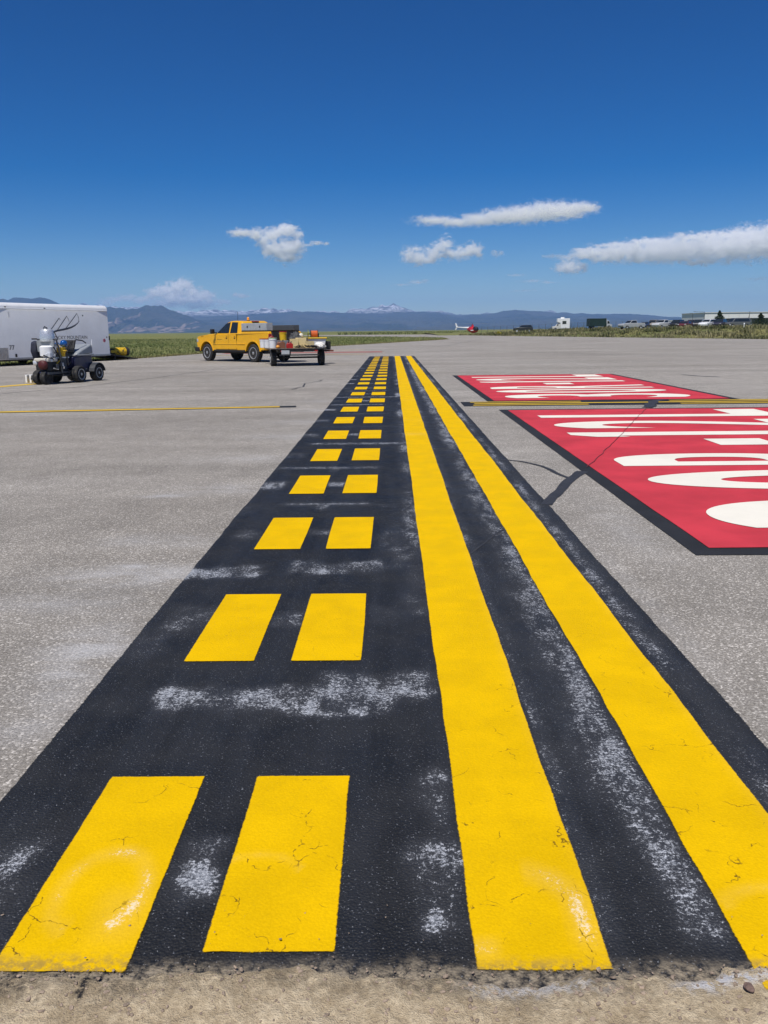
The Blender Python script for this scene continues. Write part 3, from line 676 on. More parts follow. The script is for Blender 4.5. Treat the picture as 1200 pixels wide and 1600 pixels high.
# ------------------------------------------------------------------ clouds
CLOUD, THIN, WISP = (0.0095, 1.4), (0.0075, 1.0), (0.0040, 1.1)      # density, raggedness
CLOUD_Y = 46000.0
def cloud_material(blobs, dens, ragged, fine):
    """vapour whose density follows a heap of soft blobs torn up by turbulence (coordinates in kilometres)"""
    t = NT('cloud_vapour'); t.n.remove(t.b); v = t.coord(); f = None
    for (c, r) in blobs:
        a = t.node('ShaderNodeVectorMath', operation='SUBTRACT'); t.l.new(v, a.inputs[0]); a.inputs[1].default_value = c
        q = t.node('ShaderNodeVectorMath', operation='MULTIPLY'); t.l.new(a.outputs[0], q.inputs[0]); q.inputs[1].default_value = tuple(1 / k for k in r)
        d = t.node('ShaderNodeVectorMath', operation='LENGTH'); t.l.new(q.outputs[0], d.inputs[0])
        e = t.math('SUBTRACT', 1.0, d.outputs['Value'])
        f = e if f is None else t.math('SMOOTH_MAX', f, e, 0.15)
    n = t.noise(t.mapping(v, (1, 1, 1.5)), fine, 6, 0.68, 0.6)
    f = t.math('ADD', f, t.math('MULTIPLY', t.math('SUBTRACT', n, 0.52), ragged * 3.2))
    pv = t.node('ShaderNodeVolumePrincipled'); pv.inputs['Color'].default_value = (0.9995, 0.9995, 0.9998, 1); pv.inputs['Anisotropy'].default_value = 0.0
    t.l.new(t.math('MULTIPLY', t.math('POWER', t.math('MAXIMUM', t.math('MINIMUM', f, 1.0), 0.0), 1.7), dens), pv.inputs['Density']); t.l.new(pv.outputs[0], t.o.inputs['Volume'])
    t.m.cycles.volume_step_rate = 0.13
    return t.m
def cloud(label, blobs, m=CLOUD, vox=0.12, fine=2.9, group=None, depth=1.0):
    """blobs: (x, y, radius across, radius up) measured on the sky; built in kilometres at its real distance"""
    b = bmesh.new(); k = CLOUD_Y / FPX / 1000 * 1.02; bl = []
    for (px, py, rx, ry) in blobs:
        p = at(px, py, CLOUD_Y) / 1000; p.y += random.uniform(-0.3, 0.3) * rx * k * depth
        r = (rx * k * 1.35, min(rx, ry * 2.5) * k * 1.35 * depth, ry * k * 1.45); bl.append((tuple(p), r))
        bmesh.ops.create_icosphere(b, subdivisions=3, radius=1.35, matrix=Matrix.Translation(p) @ Matrix.Diagonal((*r, 1)))
    me = bpy.data.meshes.new('cloud'); b.to_mesh(me); b.free(); me.materials.append(cloud_material(bl, m[0], m[1], fine))
    o = bpy.data.objects.new('cloud', me); C.objects.link(o); o.scale = (1000, 1000, 1000)
    r = o.modifiers.new('merge', 'REMESH'); r.mode = 'VOXEL'; r.voxel_size = vox
    return tag(o, label, 'cloud', group)
cloud('puffy white cumulus with a flat shelf on top, standing above the yellow pickup', [(375, 364, 15, 5), (398, 366, 16, 6), (425, 366, 18, 7), (450, 361, 15, 8), (462, 366, 8, 7), (410, 378, 10, 8), (428, 388, 15, 11), (450, 390, 19, 14), (465, 385, 10, 9), (440, 399, 13, 8), (418, 393, 10, 6), (455, 403, 8, 4)])
cloud('thin scrap of cloud trailing beside the cumulus above the pickup', [(480, 383, 8, 2.5), (494, 381, 10, 3), (507, 381, 7, 2.5)], THIN)
cloud('small white cumulus with two humps above the middle mountains', [(640, 398, 11, 9), (655, 402, 16, 8), (678, 396, 15, 9), (697, 382, 9, 9), (688, 388, 10, 8), (705, 396, 10, 8), (722, 396, 13, 7), (738, 390, 13, 8), (748, 395, 7, 7), (668, 406, 14, 5), (650, 390, 8, 4)], CLOUD)
cloud('tiny round puff beside the two-humped cumulus', [(775, 397, 6, 4), (781, 396.5, 5, 3.5)], THIN)
cloud('long lens-shaped cloud tapering to a point, highest in the sky', [(680, 344, 32, 5.5), (715, 346, 34, 6), (750, 343, 34, 7), (785, 339, 34, 8.5), (820, 334, 36, 10), (855, 330, 36, 10.5), (885, 328, 32, 9.5), (908, 326, 22, 7), (925, 325, 12, 4)], THIN)
cloud('broad white bank of cloud running out of the picture at the edge', [(925, 396, 22, 6.9), (945, 398, 22, 8.5), (965, 395, 24, 10.2), (990, 391, 26, 10.2), (1020, 393, 30, 10.9), (1050, 391, 30, 13.1), (1080, 388, 30, 13.1), (1110, 388, 32, 14.0), (1140, 385, 32, 15.0), (1170, 381, 34, 16.9), (1200, 378, 34, 17.8), (1235, 376, 36, 16.9), (1275, 376, 36, 15.0), (960, 383, 30, 3.5), (1020, 377, 36, 4.3), (1090, 372, 44, 5.2), (1150, 366, 44, 5.2), (1000, 404, 24, 6.0), (1060, 402, 26, 5.2), (1100, 408, 20, 5.2), (1085, 411, 14, 3.5)], CLOUD)
cloud('ragged pale cloud scraps joining the broad bank of cloud', [(865, 400, 14, 3), (885, 403, 16, 4), (903, 399, 14, 6), (915, 391, 18, 4)], WISP)
cloud('small bright puff hanging below the broad bank of cloud', [(880, 420, 12, 5), (893, 416, 14, 8), (906, 418, 11, 6), (895, 424, 10, 3)], CLOUD)
cloud('bright towering cloud rising behind the foothills', [(245, 458, 13, 7), (262, 455, 15, 8), (280, 450, 15, 9), (292, 446, 10, 8), (270, 464, 22, 9), (300, 460, 16, 9), (318, 463, 14, 7), (300, 468, 30, 7), (238, 462, 8, 4)], CLOUD)
cloud('flat hazy cloud shelf lying along the foothill tops', [(175, 468, 18, 4), (200, 466, 18, 5), (225, 469, 22, 6), (260, 474, 40, 6), (310, 476, 34, 6), (345, 472, 20, 4), (165, 474, 14, 4)], WISP)
cloud('small pale puff to the side of the towering cloud', [(367, 461, 7, 3), (377, 462, 9, 3.5), (385, 463, 6, 2.5)], WISP)
cloud('faint streak of cloud low over the highest snowy peak', [(630, 445, 18, 1.6), (652, 441, 14, 3), (664, 438, 8, 2)], WISP)
cloud('faint thin wisps of cloud under the broad bank', [(805, 430, 14, 2), (832, 439, 18, 2.2), (855, 441, 14, 1.6), (820, 454, 20, 1.6)], WISP)
cloud('faint thin streak of cloud near the picture edge low in the sky', [(1185, 436, 14, 2.6), (1205, 437, 12, 2)], WISP)

# ------------------------------------------------------------------ haze
hz = MB().box(-22000, 22000, -2000, 16500, -1.2, 560).build('haze', bpy.data.materials.new('thin_air'))
hm = hz.data.materials[0]; hm.use_nodes = True; hn = hm.node_tree.nodes; hn.remove(hn['Principled BSDF'])
pv = hn.new('ShaderNodeVolumePrincipled'); pv.inputs['Color'].default_value = (0.30, 0.53, 1.0, 1); pv.inputs['Density'].default_value = 7.6e-5; pv.inputs['Anisotropy'].default_value = 0.0
hm.node_tree.links.new(pv.outputs[0], hn['Material Output'].inputs['Volume']); tag(hz, kind='stuff')

# ------------------------------------------------------------------ vehicles: shared pieces
TYRE = mat('tyre_rubber', (0.016, 0.016, 0.017), 0.85, 0, 0.3, 14, 0.3, dirt=0.25); STEEL = mat('bare_aluminium', (0.66, 0.67, 0.69), 0.35, 0.35, 0.12, 12)
DARK = mat('black_plastic', (0.014, 0.014, 0.015), 0.6, 0, 0.25, 10, 0.1); CHROME = mat('worn_chrome', (0.72, 0.73, 0.75), 0.18, 1.0, 0.1, 8)
GREYBOX = mat('grey_toolbox_paint', (0.40, 0.42, 0.43), 0.45, 0.2, 0.10, 5, 0.05, dirt=0.15); WHITE = mat('white_vehicle_paint', (0.74, 0.75, 0.75), 0.4, 0, 0.04, 3, 0.0, 0.3, dirt=0.06)
GLASS = glass(); REDLAMP = mat('red_lamp_plastic', (0.35, 0.01, 0.012), 0.25, 0, 0.15, 9, 0, 0.5)
def wheel(parent, x, y, r, w, side, rim=STEEL, spokes=6, n=28, name='wheel'):
    """tyre with a spoked rim facing side (+1 or -1 along y); origin at the hub"""
    prof = [(r * .62, -w * .46), (r * .80, -w * .5), (r * .95, -w * .47), (r, -w * .36), (r, -w * .13), (r * .985, -w * .10), (r, -w * .07), (r, w * .07), (r * .985, w * .10), (r, w * .13), (r, w * .36), (r * .95, w * .47), (r * .80, w * .5), (r * .62, w * .46)]
    t = MB().lathe(prof, n, (0, 0, 0), 'y').build(name, TYRE, parent, smooth=40); t.location = (x, y, r)
    m = MB()
    o_ = side * w * .5
    m.lathe([(r * .66, o_ * .78), (r * .66, o_ * 1.02), (r * .58, o_ * 1.0), (r * .52, o_ * .60)], n, (0, 0, 0), 'y')
    m.lathe([(r * .17, o_ * .45), (r * .17, o_ * .95), (r * .10, o_ * 1.05)], 14, (0, 0, 0), 'y')
    for k in range(spokes):
        a = 2 * math.pi * k / spokes + 0.3; d = Vector((math.cos(a), 0, math.sin(a))); q = Vector((-math.sin(a), 0, math.cos(a)))
        p = []
        for rr, ww in ((r * .12, r * .10), (r * .57, r * .15)):
            for yy in (o_ * .62, o_ * .90):
                p.append((d * rr + q * ww + Vector((0, yy, 0)), d * rr - q * ww + Vector((0, yy, 0))))
        m.hexa([tuple(p[0][0]), tuple(p[0][1]), tuple(p[2][1]), tuple(p[2][0]), tuple(p[1][0]), tuple(p[1][1]), tuple(p[3][1]), tuple(p[3][0])])
        m.build('rim', rim, t, smooth=35)
    return t
def arc(cx, cz, r, a0, a1, n=10):
    return [(cx + r * math.cos(R(a0 + (a1 - a0) * k / n)), cz + r * math.sin(R(a0 + (a1 - a0) * k / n))) for k in range(n + 1)]

# ------------------------------------------------------------------ yellow pickup
def pickup():
    Yp = mat('amber_yellow_car_paint', (0.80, 0.41, 0.003), 0.4, 0, 0.06, 2.5, 0.0, 0.25, dirt=0.05)
    root = empty('pickup_truck', (-7.02, 40.35, 0), math.atan2(0.68, -0.73))
    tag(root, 'bright yellow extended-cab pickup with grey tool boxes and an amber roof beacon', 'pickup')
    RA, FA, cz, ra = -1.82, 1.82, 0.42, 0.53
    low = [(-2.90, 0.60)] + arc(RA, cz, ra, 169, 11)[0:] + arc(FA, cz, ra, 169, 11) + [(2.62, 0.52), (2.74, 0.62), (2.80, 0.86), (2.77, 1.06), (2.66, 1.165), (2.30, 1.215), (1.60, 1.275), (1.08, 1.30), (-0.98, 1.32), (-1.0, 1.375), (-2.96, 1.375), (-3.0, 1.30), (-2.98, 0.72)]
    # half width narrows over the hood and toward the nose
    hw = [0.97 - 0.05 * float(sm(1.12, 1.32, z)) * (x > -0.98) - 0.10 * float(sm(2.2, 2.8, x)) - 0.03 * float(sm(0.7, 0.5, z)) for x, z in low]
    MB().prism(low, [-h for h in hw], hw).build('body', Yp, root, 0.035, 40, 3)
    cab = [(1.14, 1.27), (0.34, 1.80), (0.12, 1.868), (-0.20, 1.885), (-0.66, 1.872), (-0.84, 1.81), (-0.97, 1.27)]; ch = [0.90, 0.735, 0.70, 0.69, 0.70, 0.735, 0.90]
    MB().prism(cab, [-h for h in ch], ch).build('cab', Yp, root, 0.03, 40, 3)
    yz = lambda z: 0.90 - 0.165 * (z - 1.27) / 0.53
    def pane(name, poly, side, m, off=0.010, parent=root):
        return MB().prism(poly, [side * (yz(z) + off) for x, z in poly], [side * (yz(z) - 0.02) for x, z in poly]).build(name, m, parent)
    for s in (1, -1):
        a = pane('window', [(0.96, 1.345), (0.42, 1.735), (0.12, 1.79), (0.10, 1.345)], s, GLASS); pane('window_frame', [(1.02, 1.315), (0.42, 1.765), (0.10, 1.825), (0.07, 1.315)], s, DARK, 0.006, a)
        a = pane('window', [(-0.06, 1.345), (-0.06, 1.79), (-0.46, 1.775), (-0.54, 1.345)], s, GLASS); pane('window_frame', [(-0.02, 1.315), (-0.03, 1.825), (-0.49, 1.81), (-0.59, 1.315)], s, DARK, 0.006, a)
        for dx0, dx1 in ((0.03, 1.02), (-0.60, 0.01)):
            d = MB().box(dx0, dx1, s * 0.968, s * 0.981, 0.58, 1.26).build('door', Yp, root, 0.012)
            MB().lathe([(0.055, 0), (0.05, 0.016), (0.02, 0.018)], 14, (dx0 + 0.11, s * 0.978, 1.12), 'y').build('handle_recess', DARK, d)
            MB().box(dx0 + 0.05, dx0 + 0.19, s * 0.985, s * 1.008, 1.11, 1.14).build('door_handle', Yp, d, 0.008)
        MB().box(-1.24, 1.24, s * 0.93, s * 0.992, 0.46, 0.545).build('rocker_panel', DARK, root, 0.02); MB().box(-1.26, 1.26, s * 0.975, s * 0.993, 0.80, 0.845).build('side_moulding', Yp, root, 0.008)
        mi = MB().box(1.00, 1.13, s * 1.02, s * 1.22, 1.30, 1.52).build('mirror', DARK, root, 0.03); MB().box(0.99, 1.10, s * 0.90, s * 1.05, 1.32, 1.37).build('mirror_arm', DARK, mi, 0.01)
        # flared lip round each wheel opening
        for ax in (RA, FA):
            m = MB(); A = arc(ax, cz, ra + 0.035, 172, 8, 14); B = arc(ax, cz, ra - 0.01, 172, 8, 14)
            for k in range(14): m.prism([A[k], A[k + 1], B[k + 1], B[k]], s * 0.93, s * 0.985)
            m.build('wheel_arch', Yp, root)
        hl = MB().box(2.52, 2.775, s * 0.60, s * 0.885, 0.90, 1.07).build('headlight', mat('lamp_lens', (0.55, 0.57, 0.6), 0.12, 0.3, 0.1, 9), root, 0.03)
        MB().box(-3.015, -2.93, s * 0.80, s * 0.965, 0.92, 1.28).build('tail_light', REDLAMP, root, 0.015)
        # tool box on the bed rail
        tbm = GREYBOX if s > 0 else mat('shaded_toolbox_paint', (0.085, 0.09, 0.095), 0.5, 0.1, 0.12, 5, 0.05); zt_ = 1.755 if s > 0 else 1.66; tb = MB().box(-2.86, -1.02, s * 0.60, s * 0.965, 1.42, zt_).build('tool_box', tbm, root, 0.012)  # far-side box: its shade is put into a darker paint colour
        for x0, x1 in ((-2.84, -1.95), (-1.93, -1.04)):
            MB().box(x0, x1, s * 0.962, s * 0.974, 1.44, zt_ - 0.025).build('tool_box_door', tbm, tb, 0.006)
            MB().box((x0 + x1) / 2 - 0.035, (x0 + x1) / 2 + 0.035, s * 0.972, s * 0.986, 1.55, 1.64).build('latch', DARK, tb, 0.004)
        MB().box(-2.88, -1.0, s * 0.70, s * 0.95, 1.365, 1.425).build('box_mount', DARK, root)
    # doors' shut lines
    for s in (1, -1):
        for x in (1.03, 0.02, -0.61): MB().box(x - 0.008, x + 0.008, s * 0.965, s * 0.9725, 0.55, 1.29).build('shut_line', DARK, root)
        # small dark fleet mark on the front door
        m = MB(); 
        for q in ((0.52, 1.02, 0.80, 1.035), (0.80, 1.03, 0.90, 1.05)): m.box(q[0], q[2], s * 0.981, s * 0.983, q[1], q[3])
        m.build('door_mark', DARK, root)
    MB().prism([(1.10, 1.31), (0.36, 1.80), (0.375, 1.815), (1.13, 1.315)], -0.70, 0.70).build('windshield', GLASS, root)
    MB().prism([(-0.965, 1.36), (-0.865, 1.74), (-0.885, 1.745), (-0.985, 1.36)], -0.62, 0.62).build('rear_window', GLASS, root)
    MB().box(-0.87, -0.80, -0.20, 0.20, 1.82, 1.865).build('brake_light', REDLAMP, root, 0.01)
    MB().box(2.50, 2.90, -0.93, 0.93, 0.45, 0.66).build('front_bumper', DARK, root, 0.04); MB().box(2.70, 2.80, -0.58, 0.58, 0.72, 1.05).build('grille', DARK, root, 0.02)
    MB().box(-3.18, -2.95, -0.93, 0.93, 0.50, 0.70).build('rear_bumper', CHROME, root, 0.03)
    MB().box(-3.005, -2.96, -0.80, 0.80, 0.80, 1.383).build('bed_opening', DARK, root); MB().box(-3.55, -3.0, -0.76, 0.76, 0.74, 0.79).build('tailgate', Yp, root, 0.01)
    MB().box(-2.9, -1.02, -0.58, 0.58, 1.370, 1.385).build('bed_liner', DARK, root)
    MB().box(-2.5, 2.4, -0.66, 0.66, 0.38, 0.70).build('chassis', DARK, root)
    bc = MB().lathe([(0.075, 0), (0.075, 0.03)], 16, (-0.30, 0, 1.88)).build('beacon_base', DARK, root)
    MB().lathe([(0.06, 0.03), (0.062, 0.10), (0.05, 0.16), (0.02, 0.18)], 16, (-0.30, 0, 1.88)).build('beacon_lens', mat('amber_lens', (0.75, 0.30, 0.01), 0.2, 0, 0.1, 9, 0, 0.6), bc, smooth=50)
    MB().tube([(0.05, 0.35, 1.86), (0.02, 0.35, 2.30)], 0.008, 6).build('antenna', DARK, root)
    for ax in (RA, FA):
        for s in (1, -1): wheel(root, ax, s * 0.835, 0.41, 0.27, s, STEEL, 6)
    return root
pickup()

# ------------------------------------------------------------------ flat utility trailer behind the pickup
TR_RZ = R(90 + 14); TR = Vector((-3.84, 34.15, 0))
def tloc(x, y, z=0.0):
    return Vector((TR.x + x * math.cos(TR_RZ) - y * math.sin(TR_RZ), TR.y + x * math.sin(TR_RZ) + y * math.cos(TR_RZ), z))
def utility_trailer():
    FR = mat('black_trailer_steel', (0.018, 0.018, 0.019), 0.55, 0.2, 0.3, 8, 0.1, dirt=0.3); WD = mat('weathered_deck_wood', (0.19, 0.15, 0.11), 0.85, 0, 0.35, 5, 0.4)
    root = empty('utility_trailer', TR, TR_RZ); tag(root, 'low black flatbed trailer loaded with paint pails, hitched behind the yellow pickup', 'trailer')
    MB().box(-0.62, 2.55, -0.78, -0.71, 0.575, 0.655).box(-0.62, 2.55, 0.71, 0.78, 0.575, 0.655).box(-0.62, -0.55, -0.71, 0.71, 0.575, 0.655).box(2.48, 2.55, -0.71, 0.71, 0.575, 0.655).box(-0.64, -0.60, -1.12, 1.12, 0.66, 0.70).build('frame', FR, root)
    for k in range(11):
        y = -1.12 + k * 0.2036; MB().box(-0.60, 2.5, y + 0.004, y + 0.198, 0.660, 0.698).build('plank', WD, root)
    MB().tube([(0, -1.0, 0.33), (0, 1.0, 0.33)], 0.035, 8).build('axle', FR, root)
    MB().tube([(2.5, -0.6, 0.52), (4.15, 0, 0.50)], 0.04, 6).tube([(2.5, 0.6, 0.52), (4.15, 0, 0.50)], 0.04, 6).build('tongue', FR, root)
    MB().box(4.0, 4.25, -0.06, 0.06, 0.46, 0.58).build('coupler', FR, root, 0.02); MB().tube([(3.7, 0.12, 0.08), (3.7, 0.12, 0.75)], 0.03, 8).build('jack', FR, root)
    MB().box(-0.66, -0.62, -0.80, 0.80, 0.42, 0.47).build('rear_crossbar', FR, root)
    for s in (1, -1):
        wheel(root, 0, s * 0.98, 0.325, 0.23, s, WHITE, 5, 24)
        m = MB(); A = arc(0, 0.20, 0.50, 140, 40, 6); B = arc(0, 0.20, 0.48, 140, 40, 6)
        for k in range(6): m.prism([A[k], A[k + 1], B[k + 1], B[k]], s * 1.125, s * 1.14)
        m.build('fender', FR, root)
        MB().box(-0.665, -0.62, s * 0.62, s * 0.74, 0.57, 0.63).build('tail_light', REDLAMP, root, 0.006)
    MB().box(-0.675, -0.66, 0.40, 0.72, 0.48, 0.635).build('licence_plate', mat('plate_grey', (0.42, 0.44, 0.45), 0.5, 0.1, 0.2, 22), root)
    MB().box(1.3, 1.9, -1.62, -1.14, 0.60, 0.95).build('side_locker', DARK, root, 0.03)
    MB().box(1.2, 2.0, -1.72, -1.12, 0.52, 0.58).build('locker_shelf', mat('rusty_steel', (0.16, 0.055, 0.035), 0.8, 0.2, 0.4, 12, 0.3), root)
    return root
utility_trailer()
DZ = 0.700
def px_on_deck(px, depth):
    """a spot on the trailer bed, depth metres ahead of its axle"""
    Y = TR.y + depth; p = at(px, 540, Y); return p.x, Y
def pail(label, px, depth, col, lid, h=0.37, r=0.150, z=DZ, group='paint pails on the flatbed trailer', handle=True):
    x, y = px_on_deck(px, depth); root = empty('paint_pail', (x, y, z), random.uniform(0, 6.28)); tag(root, label, 'pail', group)
    MB().lathe([(r * .88, 0), (r * .99, h * .80), (r * 1.06, h * .81), (r * 1.06, h * .85), (r, h * .86), (r * 1.0, h)], 22).build('bucket', col, root, smooth=40)
    MB().lathe([(r * 1.05, h - 0.02), (r * 1.06, h + 0.012), (r * .93, h + 0.016), (r * .90, h + 0.006)], 22).build('lid', lid, root, smooth=40)
    if handle: MB().tube([(r * 1.05 * math.cos(a), r * 1.05 * math.sin(a) * 1.0 if False else 0.02, h * .82 - 0.12 * math.sin(a)) for a in [math.pi * k / 8 for k in range(9)]], 0.004, 5).build('handle', STEEL, root)
    return root
PW = mat('white_plastic', (0.74, 0.75, 0.76), 0.45, 0, 0.05, 6, 0, 0, dirt=0.1); PG = mat('pale_green_lid', (0.42, 0.58, 0.33), 0.5, 0, 0.1, 8); PY = mat('yellow_plastic', (0.72, 0.45, 0.01), 0.45, 0, 0.08, 6, dirt=0.12)
PR = mat('dark_red_plastic', (0.30, 0.016, 0.014), 0.45, 0, 0.2, 8); CREAM = mat('cream_cardboard', (0.62, 0.50, 0.26), 0.8, 0, 0.1, 4, 0.1, dirt=0.15); TAN = mat('brown_jug_plastic', (0.20, 0.085, 0.045), 0.5, 0, 0.2, 8)
pail('white paint pail with a dark red lid at the corner beside the pickup bumper', 411.5, 1.9, PW, PR)
pail('white paint pail with dark red lid, second along the trailer edge', 418.5, 1.55, PW, PR)
pail('white paint pail with pale green lid near the trailer licence plate', 426.5, 0.75, PW, PG, 0.40, 0.165)
pail('yellow pail with red rim raised above the white pails', 443, 1.9, PY, PR, 0.36, 0.165, DZ + 0.30)
x, y = px_on_deck(443, 1.9)
o = MB().box(x - .26, x + .24, y - .22, y + .22, DZ, DZ + 0.298).build('crate', mat('grey_plastic_crate', (0.16, 0.17, 0.18), 0.6, 0, 0.2, 8), None, 0.01); tag(o, 'grey crate carrying the yellow pail on the trailer', 'crate')
def jug(label, px, depth, col, w, h):
    x, y = px_on_deck(px, depth); root = empty('fuel_jug', (x, y, DZ), 0.3); tag(root, label, 'jug')
    MB().prism([(-w, 0), (w, 0), (w, h * .62), (w * .45, h * .80), (w * .25, h * .80), (-w * .9, h * .66), (-w, h * .6)], -w * .6, w * .6).build('body', col, root, 0.02, 40)
    MB().tube([(-w * .7, 0, h * .64), (-w * .5, 0, h * .86), (w * .2, 0, h * .9), (w * .35, 0, h * .80)], 0.016, 6).build('handle', col, root)
    MB().tube([(w * .35, 0, h * .80), (w * .62, 0, h)], [0.03, 0.018], 8).build('spout', DARK, root)
jug('brown plastic jug standing between pail and red can on the trailer', 439, 0.15, TAN, 0.17, 0.34)
jug('small red fuel can at the trailer tail beside the brown jug', 452.5, 0.0, mat('red_can_plastic', (0.38, 0.014, 0.012), 0.4, 0, 0.15, 8), 0.13, 0.27)
jug('dark red fuel can behind the white pails next to the pickup', 424, 2.3, mat('deep_red_can', (0.24, 0.010, 0.012), 0.4, 0, 0.15, 8), 0.15, 0.62)
x, y = px_on_deck(434, 0.0)
o = MB().lathe([(0.02, 0), (0.075, 0.02), (0.085, 0.06), (0.06, 0.11), (0.015, 0.13)], 14, (x, y, DZ)).build('float_ball', mat('orange_float', (0.68, 0.28, 0.03), 0.5, 0, 0.1, 8), smooth=60); tag(o, 'small orange ball on the trailer tail in front of the brown jug', 'float')
def carton(label, px, depth, w, d, h, rz, m=CREAM, z=DZ):
    x, y = px_on_deck(px, depth); root = empty('carton', (x, y, z), rz); tag(root, label, 'box', 'boxes on the flatbed trailer')
    MB().box(-w / 2, w / 2, -d / 2, d / 2, 0, h).build('box_body', m, root, 0.008)
    for s in (1, -1): MB().hexa([(-w / 2, s * .004, h + .002), (w / 2, s * .004, h + .002), (w / 2, s * d / 2, h + .004), (-w / 2, s * d / 2, h + .004), (-w / 2, s * .004, h + .010), (w / 2, s * .004, h + .010), (w / 2, s * d / 2, h + .012), (-w / 2, s * d / 2, h + .012)]).build('flap', m, root)
carton('cream cardboard box with a tilted flap left of the dark hoses', 459.5, 0.55, 0.34, 0.30, 0.36, 0.2)
carton('wider cream box in the middle of the trailer load', 472, 0.85, 0.46, 0.34, 0.40, -0.15)
carton('small cream box leaning by the white sack on the trailer', 484, 0.40, 0.30, 0.26, 0.26, 0.5)
# bins under a yellow board
x, y = px_on_deck(490, 1.5); root = empty('storage_bin', (x, y, DZ), 0.12); tag(root, 'long white storage bin with yellow lid below the orange hose reel', 'bin')
MB().hexa([(-.46, -.26, 0), (.46, -.26, 0), (.46, .26, 0), (-.46, .26, 0), (-.52, -.30, .36), (.52, -.30, .36), (.52, .30, .36), (-.52, .30, .36)]).build('tub', PW, root, 0.015); MB().box(-.56, .56, -.34, .34, .36, .41).build('lid', PY, root, 0.012)
# hose reel
x, y = px_on_deck(492, 1.5); root = empty('hose_reel', (x, y, DZ + 0.56), 0.15); tag(root, 'orange hose reel with green side disc on top of the storage bin', 'hose reel')
m = MB()
for k in range(9): m.lathe([(0.07, -0.014), (0.125, -0.014), (0.14, 0), (0.125, 0.014), (0.07, 0.014)], 20, (-0.13 + k * 0.030, 0, 0), 'x')
m.build('hose_coil', mat('orange_hose', (0.66, 0.17, 0.06), 0.5, 0, 0.12, 14), root, smooth=40)
for xx, mm in ((-0.165, DARK), (0.135, DARK), (-0.27, mat('olive_green_disc', (0.30, 0.34, 0.05), 0.5, 0, 0.1, 8))): MB().lathe([(0.16, -0.008), (0.165, 0), (0.16, 0.008)], 24, (xx, 0, 0), 'x').build('side_disc', mm, root)
MB().tube([(-0.30, 0, 0), (0.2, 0, 0)], 0.02, 8).box(-0.29, -0.26, -0.1, 0.1, -0.155, 0).box(0.15, 0.18, -0.1, 0.1, -0.155, 0).build('stand', DARK, root)
# sack, tarp heap
def lump(name, label, cat, px, depth, sx, sy, sz, m, z=DZ, seed=0, amp=0.3, f=3.0):
    b = bmesh.new(); bmesh.ops.create_icosphere(b, subdivisions=4, radius=1.0)
    for v in b.verts:
        n = mn.fractal(v.co * f + Vector((seed, 0, 0)), 1.0, 2.0, 4); v.co *= 1 + amp * n; v.co = Vector((v.co.x * sx, v.co.y * sy, max(0.0, v.co.z + 0.55) / 1.5 * sz))
    me = bpy.data.meshes.new(name); b.to_mesh(me); b.free(); me.materials.append(m); me.shade_smooth()
    o = bpy.data.objects.new(name, me); C.objects.link(o); x, y = px_on_deck(px, depth); o.location = (x, y, z); return tag(o, label, cat)
lump('sack', 'plump white sack lying at the trailer tail', 'sack', 499.5, 0.0, 0.22, 0.17, 0.22, mat('white_woven_sack', (0.70, 0.68, 0.64), 0.8, 0, 0.08, 12, 0.3), seed=4)
lump('tarp', 'dark grey tarpaulin heap behind the cream boxes', 'tarp', 463, 1.4, 0.30, 0.24, 0.62, mat('dark_tarpaulin', (0.045, 0.047, 0.05), 0.7, 0, 0.3, 7, 0.3), seed=9)
lump('rag_bundle', 'pale rag bundle on the heap of dark tarpaulin', 'rags', 471, 1.4, 0.09, 0.09, 0.16, mat('pale_rag', (0.62, 0.60, 0.52), 0.9, 0, 0.1, 14, 0.3), DZ + 0.42, seed=2)
m = MB()
for k in range(26):
    x, y = px_on_deck(random.uniform(461, 494), random.uniform(-0.25, 0.1)); pts = [(x + 0.16 * (random.random() - .5) + 0.03 * q, y + 0.12 * (random.random() - .5), DZ + 0.02 + 0.10 * random.random()) for q in range(5)]
    m.tube(pts, 0.016, 6)
o = m.build('hose_tangle', mat('black_hose', (0.03, 0.026, 0.022), 0.6, 0, 0.4, 20), smooth=50); tag(o, 'tangle of black spray hoses along the trailer tail', 'hose')
m = MB()
for k in range(12):
    x, y = px_on_deck(random.uniform(470, 486), random.uniform(-0.2, 0.1)); m.tube([(x, y, DZ + 0.06), (x + 0.1 * (random.random() - .5), y + 0.05, DZ + 0.14 + .05 * random.random()), (x + 0.14, y, DZ + 0.05)], 0.014, 6)
o = m.build('rope_coil', mat('tan_rope', (0.50, 0.38, 0.17), 0.85, 0, 0.2, 20), smooth=50); tag(o, 'loose tan rope lying over the black hoses', 'rope')

